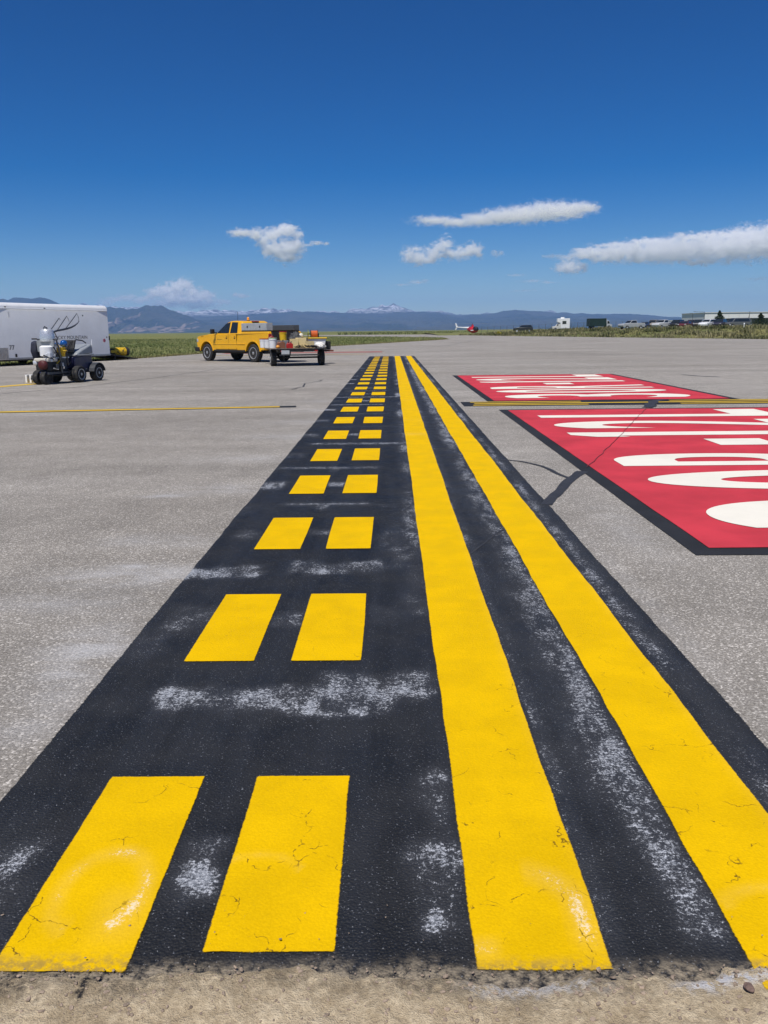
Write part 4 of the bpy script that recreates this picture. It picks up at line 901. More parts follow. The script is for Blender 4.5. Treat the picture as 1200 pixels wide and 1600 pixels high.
# ------------------------------------------------------------------ white enclosed trailer with lowered ramp
def cargo_trailer():
    d = Vector((0.375, 0.927)).normalized(); root = empty('enclosed_trailer', (-17.07, 36.25, 0), math.atan2(d.y, d.x))
    tag(root, 'long white enclosed cargo trailer with mountain logo and lowered rear ramp', 'trailer')
    SK = mat('white_trailer_skin', (0.76, 0.77, 0.78), 0.42, 0, 0.05, 1.2, 0.03, 0.15, dirt=0.10); FR = mat('black_trailer_steel', (0.018,) * 3)
    prof = [(0.28, 0.02), (2.56, 0.0), (2.64, 0.03), (2.72, 0.11), (2.745, 0.24), (2.755, 1.25), (2.745, 2.26), (2.72, 2.39), (2.64, 2.47), (2.56, 2.5), (0.28, 2.48)]
    v = []; xs = [-0.18, -0.10, 0.02, 7.10]
    ins = [0.10, 0.03, 0.0, 0.0]
    for x, q in zip(xs, ins):
        for z, y in prof: v.append((x, 1.25 + (y - 1.25) * (1 - q * 0.6), z - (q * 0.5 if z > 1 else 0)))
    n = len(prof); f = [tuple(range(n)), tuple(range(3 * n, 4 * n))[::-1]]
    for i in range(3):
        for k in range(n): f.append((i * n + k, i * n + (k + 1) % n, (i + 1) * n + (k + 1) % n, (i + 1) * n + k))
    b = MB(); b.add(v, f); b.build('body', SK, root, smooth=32)
    MB().box(0.02, 7.08, -0.030, 0.004, 2.46, 2.50).build('roof_rail', SK, root, 0.01)
    sg = mat('ribbed_aluminium', (0.46, 0.47, 0.48), 0.38, 0.8, 0.2, 14)
    for k in range(7): MB().box(-0.14 + k * 0.1, -0.055 + k * 0.1, -0.012, 0.004, 0.30, 0.80).build('stone_guard', sg, root, 0.006)
    MB().box(0.55, 7.1, -0.010, 0.05, 0.27, 0.35).build('side_skirt', mat('dull_steel_trim', (0.34, 0.36, 0.38), 0.4, 0.6, 0.15, 6), root)
    MB().box(0.3, 7.0, 0.25, 2.3, 0.20, 0.30).build('chassis', FR, root)
    for y, s in ((0.20, -1), (2.30, 1)):
        for x in (3.55, 4.45): wheel(root, x, y, 0.34, 0.21, s, WHITE, 5, 20)
    MB().box(0.45, 0.75, 0.95, 1.55, 2.74, 2.86).build('roof_vent', SK, root, 0.03)
    MB().box(0.72, 0.80, -0.03, 0.0, 2.10, 2.36).build('marker_lamp', SK, root, 0.02)
    for x, z in ((0.62, 2.55), (2.9, 2.53)): MB().box(x - 0.04, x + 0.04, -0.02, 0.02, z - 0.02, z + 0.02).build('clearance_lamp', DARK, root)
    MB().box(5.30, 5.36, -0.014, 0.0, 2.20, 2.26).build('clearance_lamp', DARK, root)
    MB().box(0.92, 1.02, -0.012, 0.0, 0.38, 0.52).build('power_inlet', DARK, root); MB().box(7.08, 7.16, 0.0, 0.10, 1.02, 1.24).build('hinge', DARK, root); MB().box(6.90, 6.95, -0.012, 0.0, 1.15, 1.21).build('hinge', DARK, root)
    INK = mat('slate_print', (0.075, 0.085, 0.105), 0.55, 0, 0.1, 10); INK2 = mat('grey_print', (0.42, 0.45, 0.48), 0.55, 0, 0.1, 10)
    def stroke(name, pts, w, m=INK):
        b = MB(); P = [Vector((x, 0, z)) for x, z in pts]; L, Rr = [], []
        for i, p in enumerate(P):
            dd = (P[min(i + 1, len(P) - 1)] - P[max(i - 1, 0)]).normalized(); nn = Vector((-dd.z, 0, dd.x)); ww = (w[i] if isinstance(w, list) else w) / 2
            L.append(p + nn * ww); Rr.append(p - nn * ww)
        vs_ = [(q.x, -0.0075, q.z) for q in L] + [(q.x, -0.0075, q.z) for q in Rr]; k = len(P)
        b.add(vs_, [(i, i + 1, k + i + 1, k + i) for i in range(k - 1)]); return b.build(name, m, root)
    stroke('logo_stroke', [(2.80, 1.20), (3.02, 1.36), (3.30, 1.46), (3.59, 1.52), (3.95, 1.57), (4.22, 1.61), (4.50, 1.67), (4.75, 1.76), (4.95, 1.87), (5.08, 1.98)], [0.02, 0.05, 0.075, 0.085, 0.09, 0.09, 0.08, 0.065, 0.045, 0.015])
    stroke('logo_stroke', [(2.80, 1.22), (3.30, 1.68), (3.76, 2.10), (3.80, 2.05), (3.80, 1.99)], [0.025, 0.04, 0.035, 0.03, 0.02])
    stroke('logo_stroke', [(3.55, 1.52), (3.95, 1.90), (4.27, 2.20), (4.33, 2.08), (4.40, 1.92)], [0.03, 0.04, 0.035, 0.03, 0.015])
    stroke('logo_stroke', [(4.10, 1.60), (4.60, 2.02), (4.95, 2.33), (5.02, 2.18), (5.05, 2.05), (5.00, 1.94)], [0.03, 0.04, 0.035, 0.03, 0.025, 0.012])
    def words(name, s, x0, x1, z0, z1, m, off=0.0):
        v2, f2 = fit_text(s, x0, x1, z0, z1, off); mesh_obj(name, [(a, -0.0075, c) for a, c in v2], f2, m, root)
    words('lettering', 'ROCKY MOUNTAIN', 3.22, 5.52, 1.12, 1.28, INK, 0.0)
    words('number', '77', 0.62, 0.92, 0.70, 0.90, INK, 0.012)
    MB().lathe([(0.10, -0.008), (0.10, 0.0)], 5, (6.73, 0, 1.02), 'y').build('logo_badge', mat('red_badge', (0.45, 0.10, 0.14), 0.5, 0, 0.2, 20), root)
    # ramp
    rp = MB().hexa([(7.10, 0.12, 0.30), (9.35, 0.12, 0.01), (9.35, 2.38, 0.01), (7.10, 2.38, 0.30), (7.10, 0.12, 0.37), (9.38, 0.12, 0.045), (9.38, 2.38, 0.045), (7.10, 2.38, 0.37)]).build('ramp', mat('dark_ramp_deck', (0.035, 0.034, 0.033), 0.75, 0, 0.3, 6, 0.3), root)
    for x, z in ((7.6, 0.25), (8.6, 0.12)): MB().box(x, x + 0.06, 0.16, 0.22, 0.0, z).build('ramp_prop', DARK, rp)
    MB().box(7.05, 7.10, 0.14, 2.36, 0.36, 2.60).build('door_opening', DARK, root)
    return root
CT = cargo_trailer()
# yellow roll standing on the ramp
Mx = Matrix.Translation((-17.07, 36.25, 0)) @ Matrix.Rotation(math.atan2(0.927, 0.375), 4, 'Z')
root = empty('rolled_banner', Mx @ Vector((8.15, 0.62, 0.40)), math.atan2(0.927, 0.375) - 0.35); tag(root, 'yellow roll with black letters and dark end resting on the trailer ramp', 'roll')
MB().lathe([(0.20, -0.72), (0.215, -0.70), (0.215, 0.66), (0.20, 0.68)], 24, (0, 0, 0.02), 'x').build('roll', PY, root, smooth=50)
MB().lathe([(0.222, 0.60), (0.226, 0.62), (0.226, 0.76), (0.19, 0.78)], 24, (0, 0, 0.02), 'x').build('end_cap', DARK, root, smooth=50)
v2, f2 = fit_text('CAY', -0.42, 0.56, -0.12, 0.16, 0.03)
mesh_obj('lettering', [(a, -math.sqrt(max(0.0, 0.2175 ** 2 - c * c)) - 0.002, c + 0.02) for a, c in v2], f2, DARK, root)

# ------------------------------------------------------------------ ride-on line striping machine
def striper():
    root = empty('line_striping_machine', (-9.40, 23.85, 0), math.atan2(-0.967, -0.256)); tag(root, 'ride-on line striping machine with white tank, grey hood and white-rimmed wheels', 'striping machine')
    NAVY = mat('navy_machine_paint', (0.012, 0.013, 0.055), 0.4, 0, 0.2, 8, 0, 0.3, dirt=0.1); GM = mat('gunmetal_frame', (0.075, 0.08, 0.09), 0.45, 0.5, 0.2, 9); SIL = mat('silver_tank', (0.62, 0.64, 0.66), 0.3, 0.5, 0.15, 5)
    MB().box(-1.05, 0.15, -0.30, 0.30, 0.26, 0.34).box(0.1, 1.0, -0.26, -0.20, 0.28, 0.34).box(0.1, 1.0, 0.20, 0.26, 0.28, 0.34).build('frame', GM, root)
    for x in (-0.98, -0.12):
        for s in (1, -1): wheel(root, x, s * 0.40, 0.235, 0.20, s, WHITE, 8, 22)
    wheel(root, 0.92, 0.10, 0.20, 0.16, 1, DARK, 5, 20); wheel(root, 0.92, -0.14, 0.20, 0.16, -1, DARK, 5, 20)
    for s in (1, -1):
        m = MB(); A = arc(-0.98, 0.235, 0.30, 170, 10, 8); B = arc(-0.98, 0.235, 0.28, 170, 10, 8)
        for k in range(8): m.prism([A[k], A[k + 1], B[k + 1], B[k]], s * 0.28, s * 0.52)
        m.build('fender', GM, root)
    MB().prism([(-1.0, 0.36), (-0.15, 0.36), (-0.10, 0.72), (-0.95, 0.78)], -0.30, 0.30).build('drive_body', NAVY, root, 0.03, 40)
    MB().prism([(-1.02, 0.80), (-0.22, 0.74), (-0.26, 0.82), (-0.40, 0.88), (-1.0, 1.08)], -0.31, 0.31).build('hood', mat('grey_hood_plastic', (0.25, 0.27, 0.29), 0.45, 0, 0.1, 5), root, 0.04, 40, 3)
    MB().box(-1.04, -0.18, -0.335, 0.335, 0.735, 0.785).build('hood_rim', mat('grey_rim', (0.22, 0.23, 0.24), 0.4), root, 0.02)
    st = MB().box(-0.34, 0.02, -0.20, 0.20, 0.84, 0.95).build('seat', DARK, root, 0.05, None, 3); MB().prism([(-0.34, 0.93), (-0.26, 0.93), (-0.36, 1.20), (-0.44, 1.19)], -0.19, 0.19).build('backrest', DARK, st, 0.03)
    MB().tube([(-0.28, 0.10, 1.12), (-0.50, 0.14, 1.20), (-0.74, 0.18, 1.17), (-0.86, 0.2, 1.10)], 0.018, 8).build('grab_bar', DARK, root)
    MB().tube([(-1.03, 0.26, 0.75), (-1.06, 0.27, 1.20)], [0.016, 0.010], 8).build('flag_pole', PW, root)
    MB().box(-0.10, 0.42, -0.28, 0.28, 0.20, 0.25).build('foot_board', GM, root, 0.01)
    MB().lathe([(0.04, 0), (0.09, 0.04), (0.105, 0.10), (0.08, 0.17), (0.03, 0.20)], 18, (0.06, 0.12, 1.00)).build('pump_bottle', mat('glossy_blue', (0.01, 0.09, 0.32), 0.12, 0.2, 0.15, 9, 0, 0.8), root, smooth=60)
    m = MB()
    for k in range(8): m.lathe([(0.03, -0.04), (0.045, 0), (0.03, 0.04)], 10, (0.18 + 0.05 * (k % 3), 0.05 - 0.06 * (k // 3), 1.06 + 0.03 * (k % 2)))
    m.build('pump_fittings', CHROME, root, smooth=50)
    MB().lathe([(0.10, 0), (0.125, 0.24), (0.13, 0.26)], 18, (0.18, 0.10, 0.74)).build('yellow_bucket', PY, root, smooth=40)
    MB().box(0.05, 0.35, 0.0, 0.25, 0.70, 0.735).build('bucket_shelf', STEEL, root); MB().box(0.10, 0.30, -0.2, 0.2, 0.34, 0.70).build('hydraulic_pump', GM, root, 0.02)
    # paint unit
    m = MB()
    for s in (-0.30, 0.30): m.tube([(0.48, s, 0.30), (0.50, s, 0.80), (0.62, s, 1.22)], 0.022, 8)
    m.tube([(0.62, -0.30, 1.22), (0.62, 0.30, 1.22)], 0.022, 8).tube([(0.51, -0.30, 0.85), (0.51, 0.30, 0.85)], 0.018, 8).build('handle_frame', GM, root, smooth=50)
    MB().prism([(0.64, 0.88), (0.70, 0.88), (0.72, 1.20), (0.66, 1.20)], -0.28, 0.28).build('control_panel', mat('grey_panel', (0.30, 0.32, 0.34), 0.4, 0.3, 0.2, 8), root, 0.02)
    MB().lathe([(0.12, 0), (0.20, 0.01), (0.205, 0.10), (0.175, 0.30), (0.155, 0.33), (0.06, 0.36)], 18, (0.62, 0.02, 1.16)).build('paint_tank', SIL, root, smooth=50)
    m = MB().tube([(0.56, -0.12, 1.52), (0.64, -0.02, 1.57), (0.70, 0.10, 1.53)], 0.016, 6).tube([(0.55, 0.1, 1.50), (0.52, 0.2, 1.40), (0.5, 0.27, 1.2)], 0.012, 6); m.build('tank_handle', DARK, root, smooth=50)
    MB().lathe([(0.10, 0), (0.18, 0.02), (0.185, 0.26), (0.12, 0.30)], 20, (0.74, 0.05, 0.76)).build('bead_hopper', PW, root, smooth=50)
    MB().box(0.60, 0.95, -0.20, 0.22, 0.36, 0.62).build('engine_block', DARK, root, 0.03)
    MB().lathe([(0.05, -0.03), (0.125, 0.0), (0.13, 0.08), (0.09, 0.12)], 18, (0.98, 0.10, 0.54), 'x').build('recoil_cover', mat('maroon_engine_cover', (0.07, 0.008, 0.009), 0.6, 0, 0.15, 8), root, smooth=50)
    MB().lathe([(0.06, 0), (0.085, 0.04), (0.085, 0.12), (0.05, 0.15)], 14, (0.90, -0.20, 0.52)).build('air_filter', STEEL, root, smooth=50); MB().lathe([(0.05, 0), (0.07, 0.03), (0.07, 0.10), (0.04, 0.12)], 14, (0.80, -0.27, 0.58)).build('muffler', CHROME, root, smooth=50)
    MB().box(0.55, 0.98, -0.22, 0.24, 0.62, 0.72).build('fuel_tank', mat('pale_tank', (0.55, 0.52, 0.45), 0.5), root, 0.03)
    MB().prism([(0.45, 0.70), (0.62, 0.66), (0.72, 0.90), (0.66, 1.16), (0.50, 1.20), (0.42, 0.95)], -0.52, -0.32).build('canvas_bag', mat('navy_canvas', (0.014, 0.017, 0.035), 0.8, 0, 0.3, 10, 0.3), root, 0.05, 40, 3)
    MB().tube([(0.5, -0.40, 0.70), (0.52, -0.42, 0.50), (0.60, -0.38, 0.30)], 0.03, 8).tube([(0.48, -0.30, 1.18), (0.46, -0.46, 1.24), (0.55, -0.55, 1.24)], 0.02, 8).build('handlebar', DARK, root, smooth=50)
    MB().box(0.50, 1.02, -0.34, -0.28, 0.14, 0.20).box(0.62, 0.67, -0.62, -0.28, 0.14, 0.19).build('gun_arm', GM, root)
    for y in (-0.48, -0.62): MB().box(0.60, 0.86, y - 0.03, y + 0.03, 0.04, 0.26).build('spray_shield', PW, root, 0.01)
    MB().lathe([(0.04, -0.02), (0.16, -0.02), (0.16, 0.03), (0.04, 0.03)], 16, (0.55, -0.36, 0.34), 'y').build('hose_coil', mat('tan_hose', (0.36, 0.27, 0.10), 0.6), root, smooth=40)
    MB().tube([(0.95, -0.2, 0.32), (0.98, 0.2, 0.32)], 0.035, 8).build('front_axle', NAVY, root)
    st_ = random.Random(5)
    for k in range(16):
        x0, y0, z0 = st_.uniform(-0.05, 0.95), st_.uniform(0.05, 0.32), st_.uniform(0.35, 0.95); a = [st_.uniform(-.22, .22) for _ in range(6)]
        MB().tube([(x0, y0, z0), (x0 + a[0], y0 + abs(a[1]) * .5, z0 + a[2]), (x0 + a[3], y0 + a[4] * .5, z0 - abs(a[5]))], st_.choice((0.010, 0.014, 0.018)), 6).build('hose', st_.choice((DARK, DARK, DARK, GM, STEEL, PY)), root, smooth=50)
    for k in range(10):
        x0, y0, z0 = st_.uniform(0.3, 0.95), st_.uniform(0.12, 0.28), st_.uniform(0.35, 0.8); q = st_.uniform(0.02, 0.05)
        MB().box(x0 - q, x0 + q, y0 - q, y0 + q, z0 - q, z0 + q * 1.5).build('fitting', st_.choice((DARK, GM, CHROME, CHROME, STEEL)), root, 0.008)
    return root
striper()

# ------------------------------------------------------------------ grass and scrub
def leaf_material(name, a, b):
    t = NT(name); v = t.coord()
    k = t.attr('tint'); t.color(t.mix(k, a, b)); t.rough(0.85); t.spec(0.15)
    t.b.inputs['Subsurface Weight'].default_value = 0.0
    return t.m
def tufts(name, label, pts, hmin, hmax, spread, blades, m, cat, wid=0.05):
    v, f, ti = [], [], []
    for (x, y, z, k) in pts:
        h = random.uniform(hmin, hmax) * k; tone = min(1, max(0, 0.5 + 0.5 * mn.noise((x * 0.12, y * 0.05, 3)) + random.uniform(-.3, .3)))
        for _ in range(blades):
            a = random.uniform(0, 6.283); dx, dy = math.cos(a), math.sin(a); s = spread * random.random() * k; w = wid * random.uniform(0.6, 1.4) * k
            bx, by = x + dx * s * 0.6, y + dy * s * 0.6; n = len(v); lean = random.uniform(0.1, 0.5) * h
            c2, s2 = math.cos(a + 1.57 + random.uniform(-.6, .6)), math.sin(a + 1.57 + random.uniform(-.6, .6))
            hh = h * random.uniform(0.6, 1.05)
            v += [(bx - c2 * w, by - s2 * w, z - 0.02), (bx + c2 * w, by + s2 * w, z - 0.02), (bx + dx * lean, by + dy * lean, z + hh)]; f.append((n, n + 1, n + 2))
            q = min(1, max(0, tone + random.uniform(-.25, .25))); ti += [q * 0.8, q * 0.8, q]
    o = mesh_obj(name, v, f, m, None, {'tint': ti}); return tag(o, label, cat, kind='stuff')
def inside(x, y, poly):
    c = False; n = len(poly)
    for i in range(n):
        (x1, y1), (x2, y2) = poly[i], poly[i - 1]
        if (y1 > y) != (y2 > y) and x < (x2 - x1) * (y - y1) / (y2 - y1) + x1: c = not c
    return c
field_poly = [(-30, 12.5), (-18.7, 36.5), (-14.0, 46.2), (-12.5, 54.5), (-9.1, 65), (-5.5, 77), (0.5, 97), (6.5, 117), (8.5, 124), (9.4, 150), (5.8, 167), (-10, 214), (-45, 299), (-160, 299), (-160, 40)]
pts = []
while len(pts) < 15000:
    px = random.uniform(-80, 720); u_ = random.random(); d = 36 + (190 - 36) * u_ ** 1.5
    x = (px - 613) / FPX * d; y = d
    if inside(x, y, field_poly): pts.append((x, y, -0.06, 1.0 + d / 240))
GR = leaf_material('meadow_grass_blades', (0.105, 0.140, 0.042), (0.31, 0.31, 0.135))
tufts('grass', 'rough green and straw grass field beyond the pavement edge', pts, 0.07, 0.17, 0.22, 6, GR, 'grass', 0.030)
pts = []
for k in range(2600):                                     # taller dry fringe right along the pavement's edge
    i = random.randrange(2, len(field_poly) - 6); f = random.random(); x = field_poly[i - 1][0] * (1 - f) + field_poly[i][0] * f; y = field_poly[i - 1][1] * (1 - f) + field_poly[i][1] * f
    pts.append((x - abs(random.gauss(0, 0.6)) - 0.02, y + random.uniform(-.2, .5), -0.05, 1.0 + y / 300))
tufts('edge_grass', 'fringe of straw-coloured grass along the pavement edge', pts, 0.06, 0.16, 0.18, 5, leaf_material('straw_grass_blades', (0.16, 0.155, 0.055), (0.36, 0.30, 0.15)), 'grass', 0.025)
pts = []
while len(pts) < 9000:
    px = random.uniform(716, 1260); d = 88 + 130 * random.random() ** 1.3; x = (px - 613) / FPX * d; e = edge_y(x)
    if d > e + 0.4: pts.append((x, d, bank_z(x, d), (0.8 + d / 260) * (1.35 if mn.noise((x * 0.35, d * 0.18, 2)) > 0.12 else 0.6) * (0.35 if (px > 960 and d > 150) else 1.0)))
tufts('scrub', 'sage and dry grass scrub covering the low bank along the taxiway', pts, 0.15, 0.42, 0.34, 8, leaf_material('sage_scrub_leaves', (0.055, 0.070, 0.022), (0.34, 0.30, 0.16)), 'scrub', 0.05)
pts = [(at(px, 520, d).x, d, 0.0, 1.3) for px, d in [(random.uniform(530, 735), random.uniform(300, 420)) for _ in range(1500)]]
tufts('far_grass', 'low green growth along the far side of the distant taxiway', pts, 0.3, 0.9, 0.8, 6, GR, 'grass', 0.12)

def leafy(name, base, h, r, n, m, parent, shape, size):
    v, f, ti = [], [], []
    for _ in range(n):
        t_ = random.random(); a = random.uniform(0, 6.283); rad = r * shape(t_) * math.sqrt(random.random()) * (0.75 + 0.5 * mn.noise((math.cos(a) * 2, math.sin(a) * 2, t_ * 5 + base[0])))
        c = Vector((base[0] + rad * math.cos(a), base[1] + rad * math.sin(a), base[2] + h * t_)); s = size * random.uniform(0.5, 1.3); k = len(v)
        for _q in range(3): v.append(tuple(c + Vector((random.uniform(-s, s), random.uniform(-s, s), random.uniform(-s, s)))))
        f.append((k, k + 1, k + 2)); tone = random.random() * 0.7 + 0.3 * (rad / max(r, .01)); ti += [tone] * 3
    return mesh_obj(name, v, f, m, parent, {'tint': ti})
NEEDLE = leaf_material('dark_spruce_needles', (0.010, 0.020, 0.010), (0.045, 0.065, 0.028)); BARK = mat('conifer_bark', (0.10, 0.07, 0.05), 0.9, 0, 0.3, 12, 0.4)
def conifer(label, px, base_y, top_y, d, wpx):
    p = at(px, base_y, d); q = at(px, top_y, d); h = q.z - p.z; r = wpx / FPX * d / 2
    root = empty('conifer_tree', p); tag(root, label, 'tree', 'conifers near the parked cars')
    MB().tube([(0, 0, -0.2), (0.03, 0, h * .5), (0, 0, h * .97)], [h * .035, h * .022, 0.01], 7).build('trunk', BARK, root)
    m = MB()
    for k in range(14):
        a = k * 2.4; z = h * (0.15 + 0.75 * k / 14); l = r * 0.8 * (1 - k / 16); m.tube([(0, 0, z), (l * math.cos(a), l * math.sin(a), z + 0.05 * h)], [0.03, 0.01], 5)
    m.build('branches', BARK, root)
    tiers = lambda t_: max(0.05, min(1.0, 1.75 * (1.02 - t_)) * (0.78 + 0.22 * math.cos(t_ * 30)) * min(1, 0.6 + t_ * 4))
    leafy('crown', (0, 0, h * .04), h * .97, r * 1.35, 3200, NEEDLE, root, tiers, h * 0.045)
conifer('bushy dark spruce standing behind the parked cars in front of the white hangar', 1123, 512, 486, 200, 21)
conifer('narrow dark spruce near the picture edge in front of the glazed building', 1187, 515.5, 490, 150, 26)
conifer('tiny dark conifer tip poking above the dark red parked car', 1083, 513, 500, 230, 7)
conifer('tiny dark conifer tip beside the white parked car', 1101, 513, 500, 230, 7)
p = at(779, 521, 190); root = empty('flowering_shrub', (p.x, p.y, bank_z(p.x, p.y))); tag(root, 'low yellow-flowering shrub on the grassy bank beyond the helicopter', 'shrub')
MB().tube([(0, 0, -.1), (0.1, 0, 0.4)], [0.05, 0.02], 6).build('stem', BARK, root); leafy('foliage', (0, 0, 0.05), 0.75, 1.1, 700, leaf_material('yellow_blossom', (0.10, 0.11, 0.02), (0.50, 0.42, 0.03)), root, lambda t_: math.sin(math.pi * min(1, .25 + t_ * .75)), 0.08)

# ------------------------------------------------------------------ parked cars along the bank
def make_car(kind, col, px, d, rz, label, name='parked_car', dz=0.0, px_y=514):
    x = at(px, px_y, d).x; z = bank_z(x, d) + dz
    root = empty(name, (x, d, z), rz); tag(root, label, {'pickup': 'pickup', 'van': 'van'}.get(kind, 'car'), 'vehicles parked along the bank' if name == 'parked_car' else None)
    paint = mat('car_paint_%.3f_%.3f_%.3f' % col, col, 0.35, 0, 0.08, 2, 0, 0.6)
    A = lambda cx: arc(cx, 0.33, 0.40, 165, 15, 6)
    if kind == 'pickup':
        low = [(-2.75, .45)] + A(-1.7) + A(1.65) + [(2.6, .45), (2.72, .8), (2.6, 1.08), (1.05, 1.2), (-.85, 1.22), (-.9, 1.25), (-2.75, 1.25)]
        top = [(1.05, 1.19), (.35, 1.78), (-.72, 1.80), (-.88, 1.2)]; win = [(.88, 1.26), (.32, 1.70), (-.64, 1.72), (-.72, 1.26)]
    elif kind == 'suv':
        low = [(-2.3, .42)] + A(-1.4) + A(1.4) + [(2.25, .42), (2.32, .75), (2.15, 1.02), (1.0, 1.14), (-2.25, 1.16), (-2.38, .8)]
        top = [(1.05, 1.12), (.30, 1.70), (-1.9, 1.72), (-2.25, 1.14)]; win = [(.86, 1.19), (.28, 1.62), (-1.82, 1.64), (-2.05, 1.19)]
    elif kind == 'van':
        low = [(-2.6, .40)] + A(-1.6) + A(1.6) + [(2.4, .40), (2.5, .75), (2.3, 1.0), (1.7, 1.12), (-2.6, 1.14)]
        top = [(1.75, 1.10), (1.0, 1.92), (-2.4, 1.95), (-2.58, 1.12)]; win = [(1.5, 1.2), (.95, 1.78), (-2.2, 1.80), (-2.3, 1.2)]
    else:
        low = [(-2.25, .38)] + A(-1.35) + A(1.35) + [(2.2, .38), (2.28, .65), (2.1, .86), (.95, .97), (-1.55, 1.0), (-2.25, .98), (-2.32, .7)]
        top = [(1.0, .95), (.20, 1.42), (-1.0, 1.44), (-1.7, .99)]; win = [(.80, 1.02), (.18, 1.36), (-.95, 1.37), (-1.42, 1.02)]
    MB().prism(low, -0.9, 0.9).build('body', paint, root, 0.05, 40)
    z0, z1 = top[0][1], top[1][1]; w = lambda z: 0.87 - 0.16 * (z - z0) / (z1 - z0)
    MB().prism(top, [-w(z) for _, z in top], [w(z) for _, z in top]).build('cabin', paint, root, 0.03, 40)
    for s in (1, -1):
        MB().prism(win, [s * (w(z) + .012) for _, z in win], [s * (w(z) - .02) for _, z in win]).build('side_window', GLASS, root)
        MB().box(low[-4][0] - .35 if False else 2.0, 2.30, s * .55, s * .84, .68, .86).build('headlight', mat('lamp_lens', (0.55, 0.57, 0.6)), root, 0.03)
        MB().box(-2.33 if kind != 'pickup' else -2.77, -2.2 if kind != 'pickup' else -2.7, s * .62, s * .88, .72, .95).build('tail_light', REDLAMP, root, 0.02)
    f_ = [top[0], top[1]]; dx, dz_ = f_[1][0] - f_[0][0], f_[1][1] - f_[0][1]
    q = [(f_[0][0] + dx * t_ + o_, f_[0][1] + dz_ * t_) for t_, o_ in ((.12, .0), (.92, .0), (.92, .03), (.12, .03))]
    MB().prism(q, [-(w(z) - .07) for _, z in q], [w(z) - .07 for _, z in q]).build('windshield', GLASS, root)
    cx = {'pickup': (-1.7, 1.65), 'suv': (-1.4, 1.4), 'van': (-1.6, 1.6)}.get(kind, (-1.35, 1.35))
    for x_ in cx:
        for s in (1, -1):
            t_ = MB().lathe([(.20, -.10), (.33, -.10), (.34, 0), (.33, .10), (.20, .10)], 16, (0, 0, 0), 'y').build('wheel', TYRE, root); t_.location = (x_, s * .80, .33)
            MB().lathe([(.19, -.02), (.19, .105), (.05, .11)] if s > 0 else [(.19, .02), (.19, -.105), (.05, -.11)], 12, (0, 0, 0), 'y').build('rim', STEEL, t_)
    return root
CARS = [('pickup', (0.36, 0.37, 0.38), 986, 172, -2.75, 'silver pickup at the open end of the parked row'),
        ('car', (0.03, 0.05, 0.11), 1008, 176, -2.2, 'dark blue car parked behind the silver pickup'),
        ('pickup', (0.25, 0.22, 0.18), 1021, 178, -2.3, 'tan pickup parked between the dark blue car and the white pickup'),
        ('pickup', (0.55, 0.56, 0.57), 1035, 174, -2.45, 'white pickup with dark windows in the middle of the parked row'),
        ('car', (0.30, 0.32, 0.33), 1047, 182, -1.9, 'grey car half hidden behind the white pickup'),
        ('suv', (0.012, 0.012, 0.013), 1057, 174, -2.25, 'black sport utility parked after the white pickup'),
        ('car', (0.10, 0.012, 0.014), 1070, 172, -2.2, 'low dark red sedan in the parked row'),
        ('suv', (0.055, 0.014, 0.014), 1080, 180, -2.1, 'maroon sport utility behind the dark red sedan'),
        ('suv', (0.018, 0.02, 0.024), 1091, 176, -2.05, 'charcoal sport utility beside the bright white car'),
        ('suv', (0.74, 0.75, 0.76), 1105, 172, -2.35, 'bright white sport utility in the parked row'),
        ('suv', (0.014, 0.013, 0.034), 1124, 172, -2.2, 'dark purple-blue sport utility in front of the bushy spruce'),
        ('car', (0.012, 0.012, 0.014), 1137, 178, -2.0, 'black car tucked behind the dark purple-blue sport utility'),
        ('van', (0.10, 0.105, 0.11), 1151, 172, -2.9, 'grey van at the end of the parked row by the glazed building')]
for k, c, px, d, rz, lab in CARS: make_car(k, c, px, d, rz, lab)
make_car('suv', (0.012, 0.013, 0.014), 817, 200, 3.0, 'black open-top off-road vehicle parked alone in the scrub', 'off_road_vehicle', 0.0, 517)

v_, f_ = [], []
for k in range(61):                                       # pale gravel road just in front of the cars
    px = 955 + k * 5.5
    for d in (158.0, 160.5, 163.0, 166.0):
        x = at(px, 515, d).x; v_.append((x, d, bank_z(x, d) + 0.07))
for k in range(60):
    for j in range(3): f_.append((k * 4 + j, k * 4 + 4 + j, k * 4 + 5 + j, k * 4 + 1 + j))
o = mesh_obj('service_road', v_, f_, mat('pale_gravel_road', (0.36, 0.32, 0.26), 0.95, 0, 0.15, 0.8, 0.3)); tag(o, kind='structure')

# camper
x = at(876, 520, 195).x; root = empty('camper_van', (x, 195, bank_z(x, 195)), 3.05); tag(root, 'white motor home with a dark rear side window parked in the scrub', 'motor home')
MB().prism([(-1.9, .5), (.25, .5), (.25, 1.75), (.95, 1.95), (.9, 2.75), (-1.9, 2.75)], -1.1, 1.1).build('body', WHITE, root, 0.06, 40)
MB().prism([(.25, .45), (2.0, .45), (2.05, .9), (1.2, 1.1), (.7, 1.75), (.25, 1.75)], -.95, .95).build('cab', mat('beige_cab_paint', (0.55, 0.54, 0.50), 0.4), root, 0.04, 40)
MB().box(-1.1, -.2, -1.12, -1.08, 1.5, 2.2).box(-1.1, -.2, 1.08, 1.12, 1.5, 2.2).build('side_window', GLASS, root); MB().prism([(.75, 1.15), (1.12, 1.15), (.72, 1.66), (.6, 1.66)], -.965, .965).build('cab_window', GLASS, root)
MB().box(-.7, .1, -.4, .4, 2.75, 3.05).build('roof_unit', WHITE, root, 0.05)
for x_ in (-1.2, 1.3):
    for s in (1, -1): wheel(root, x_, s * .85, .36, .22, s, STEEL, 5, 16)
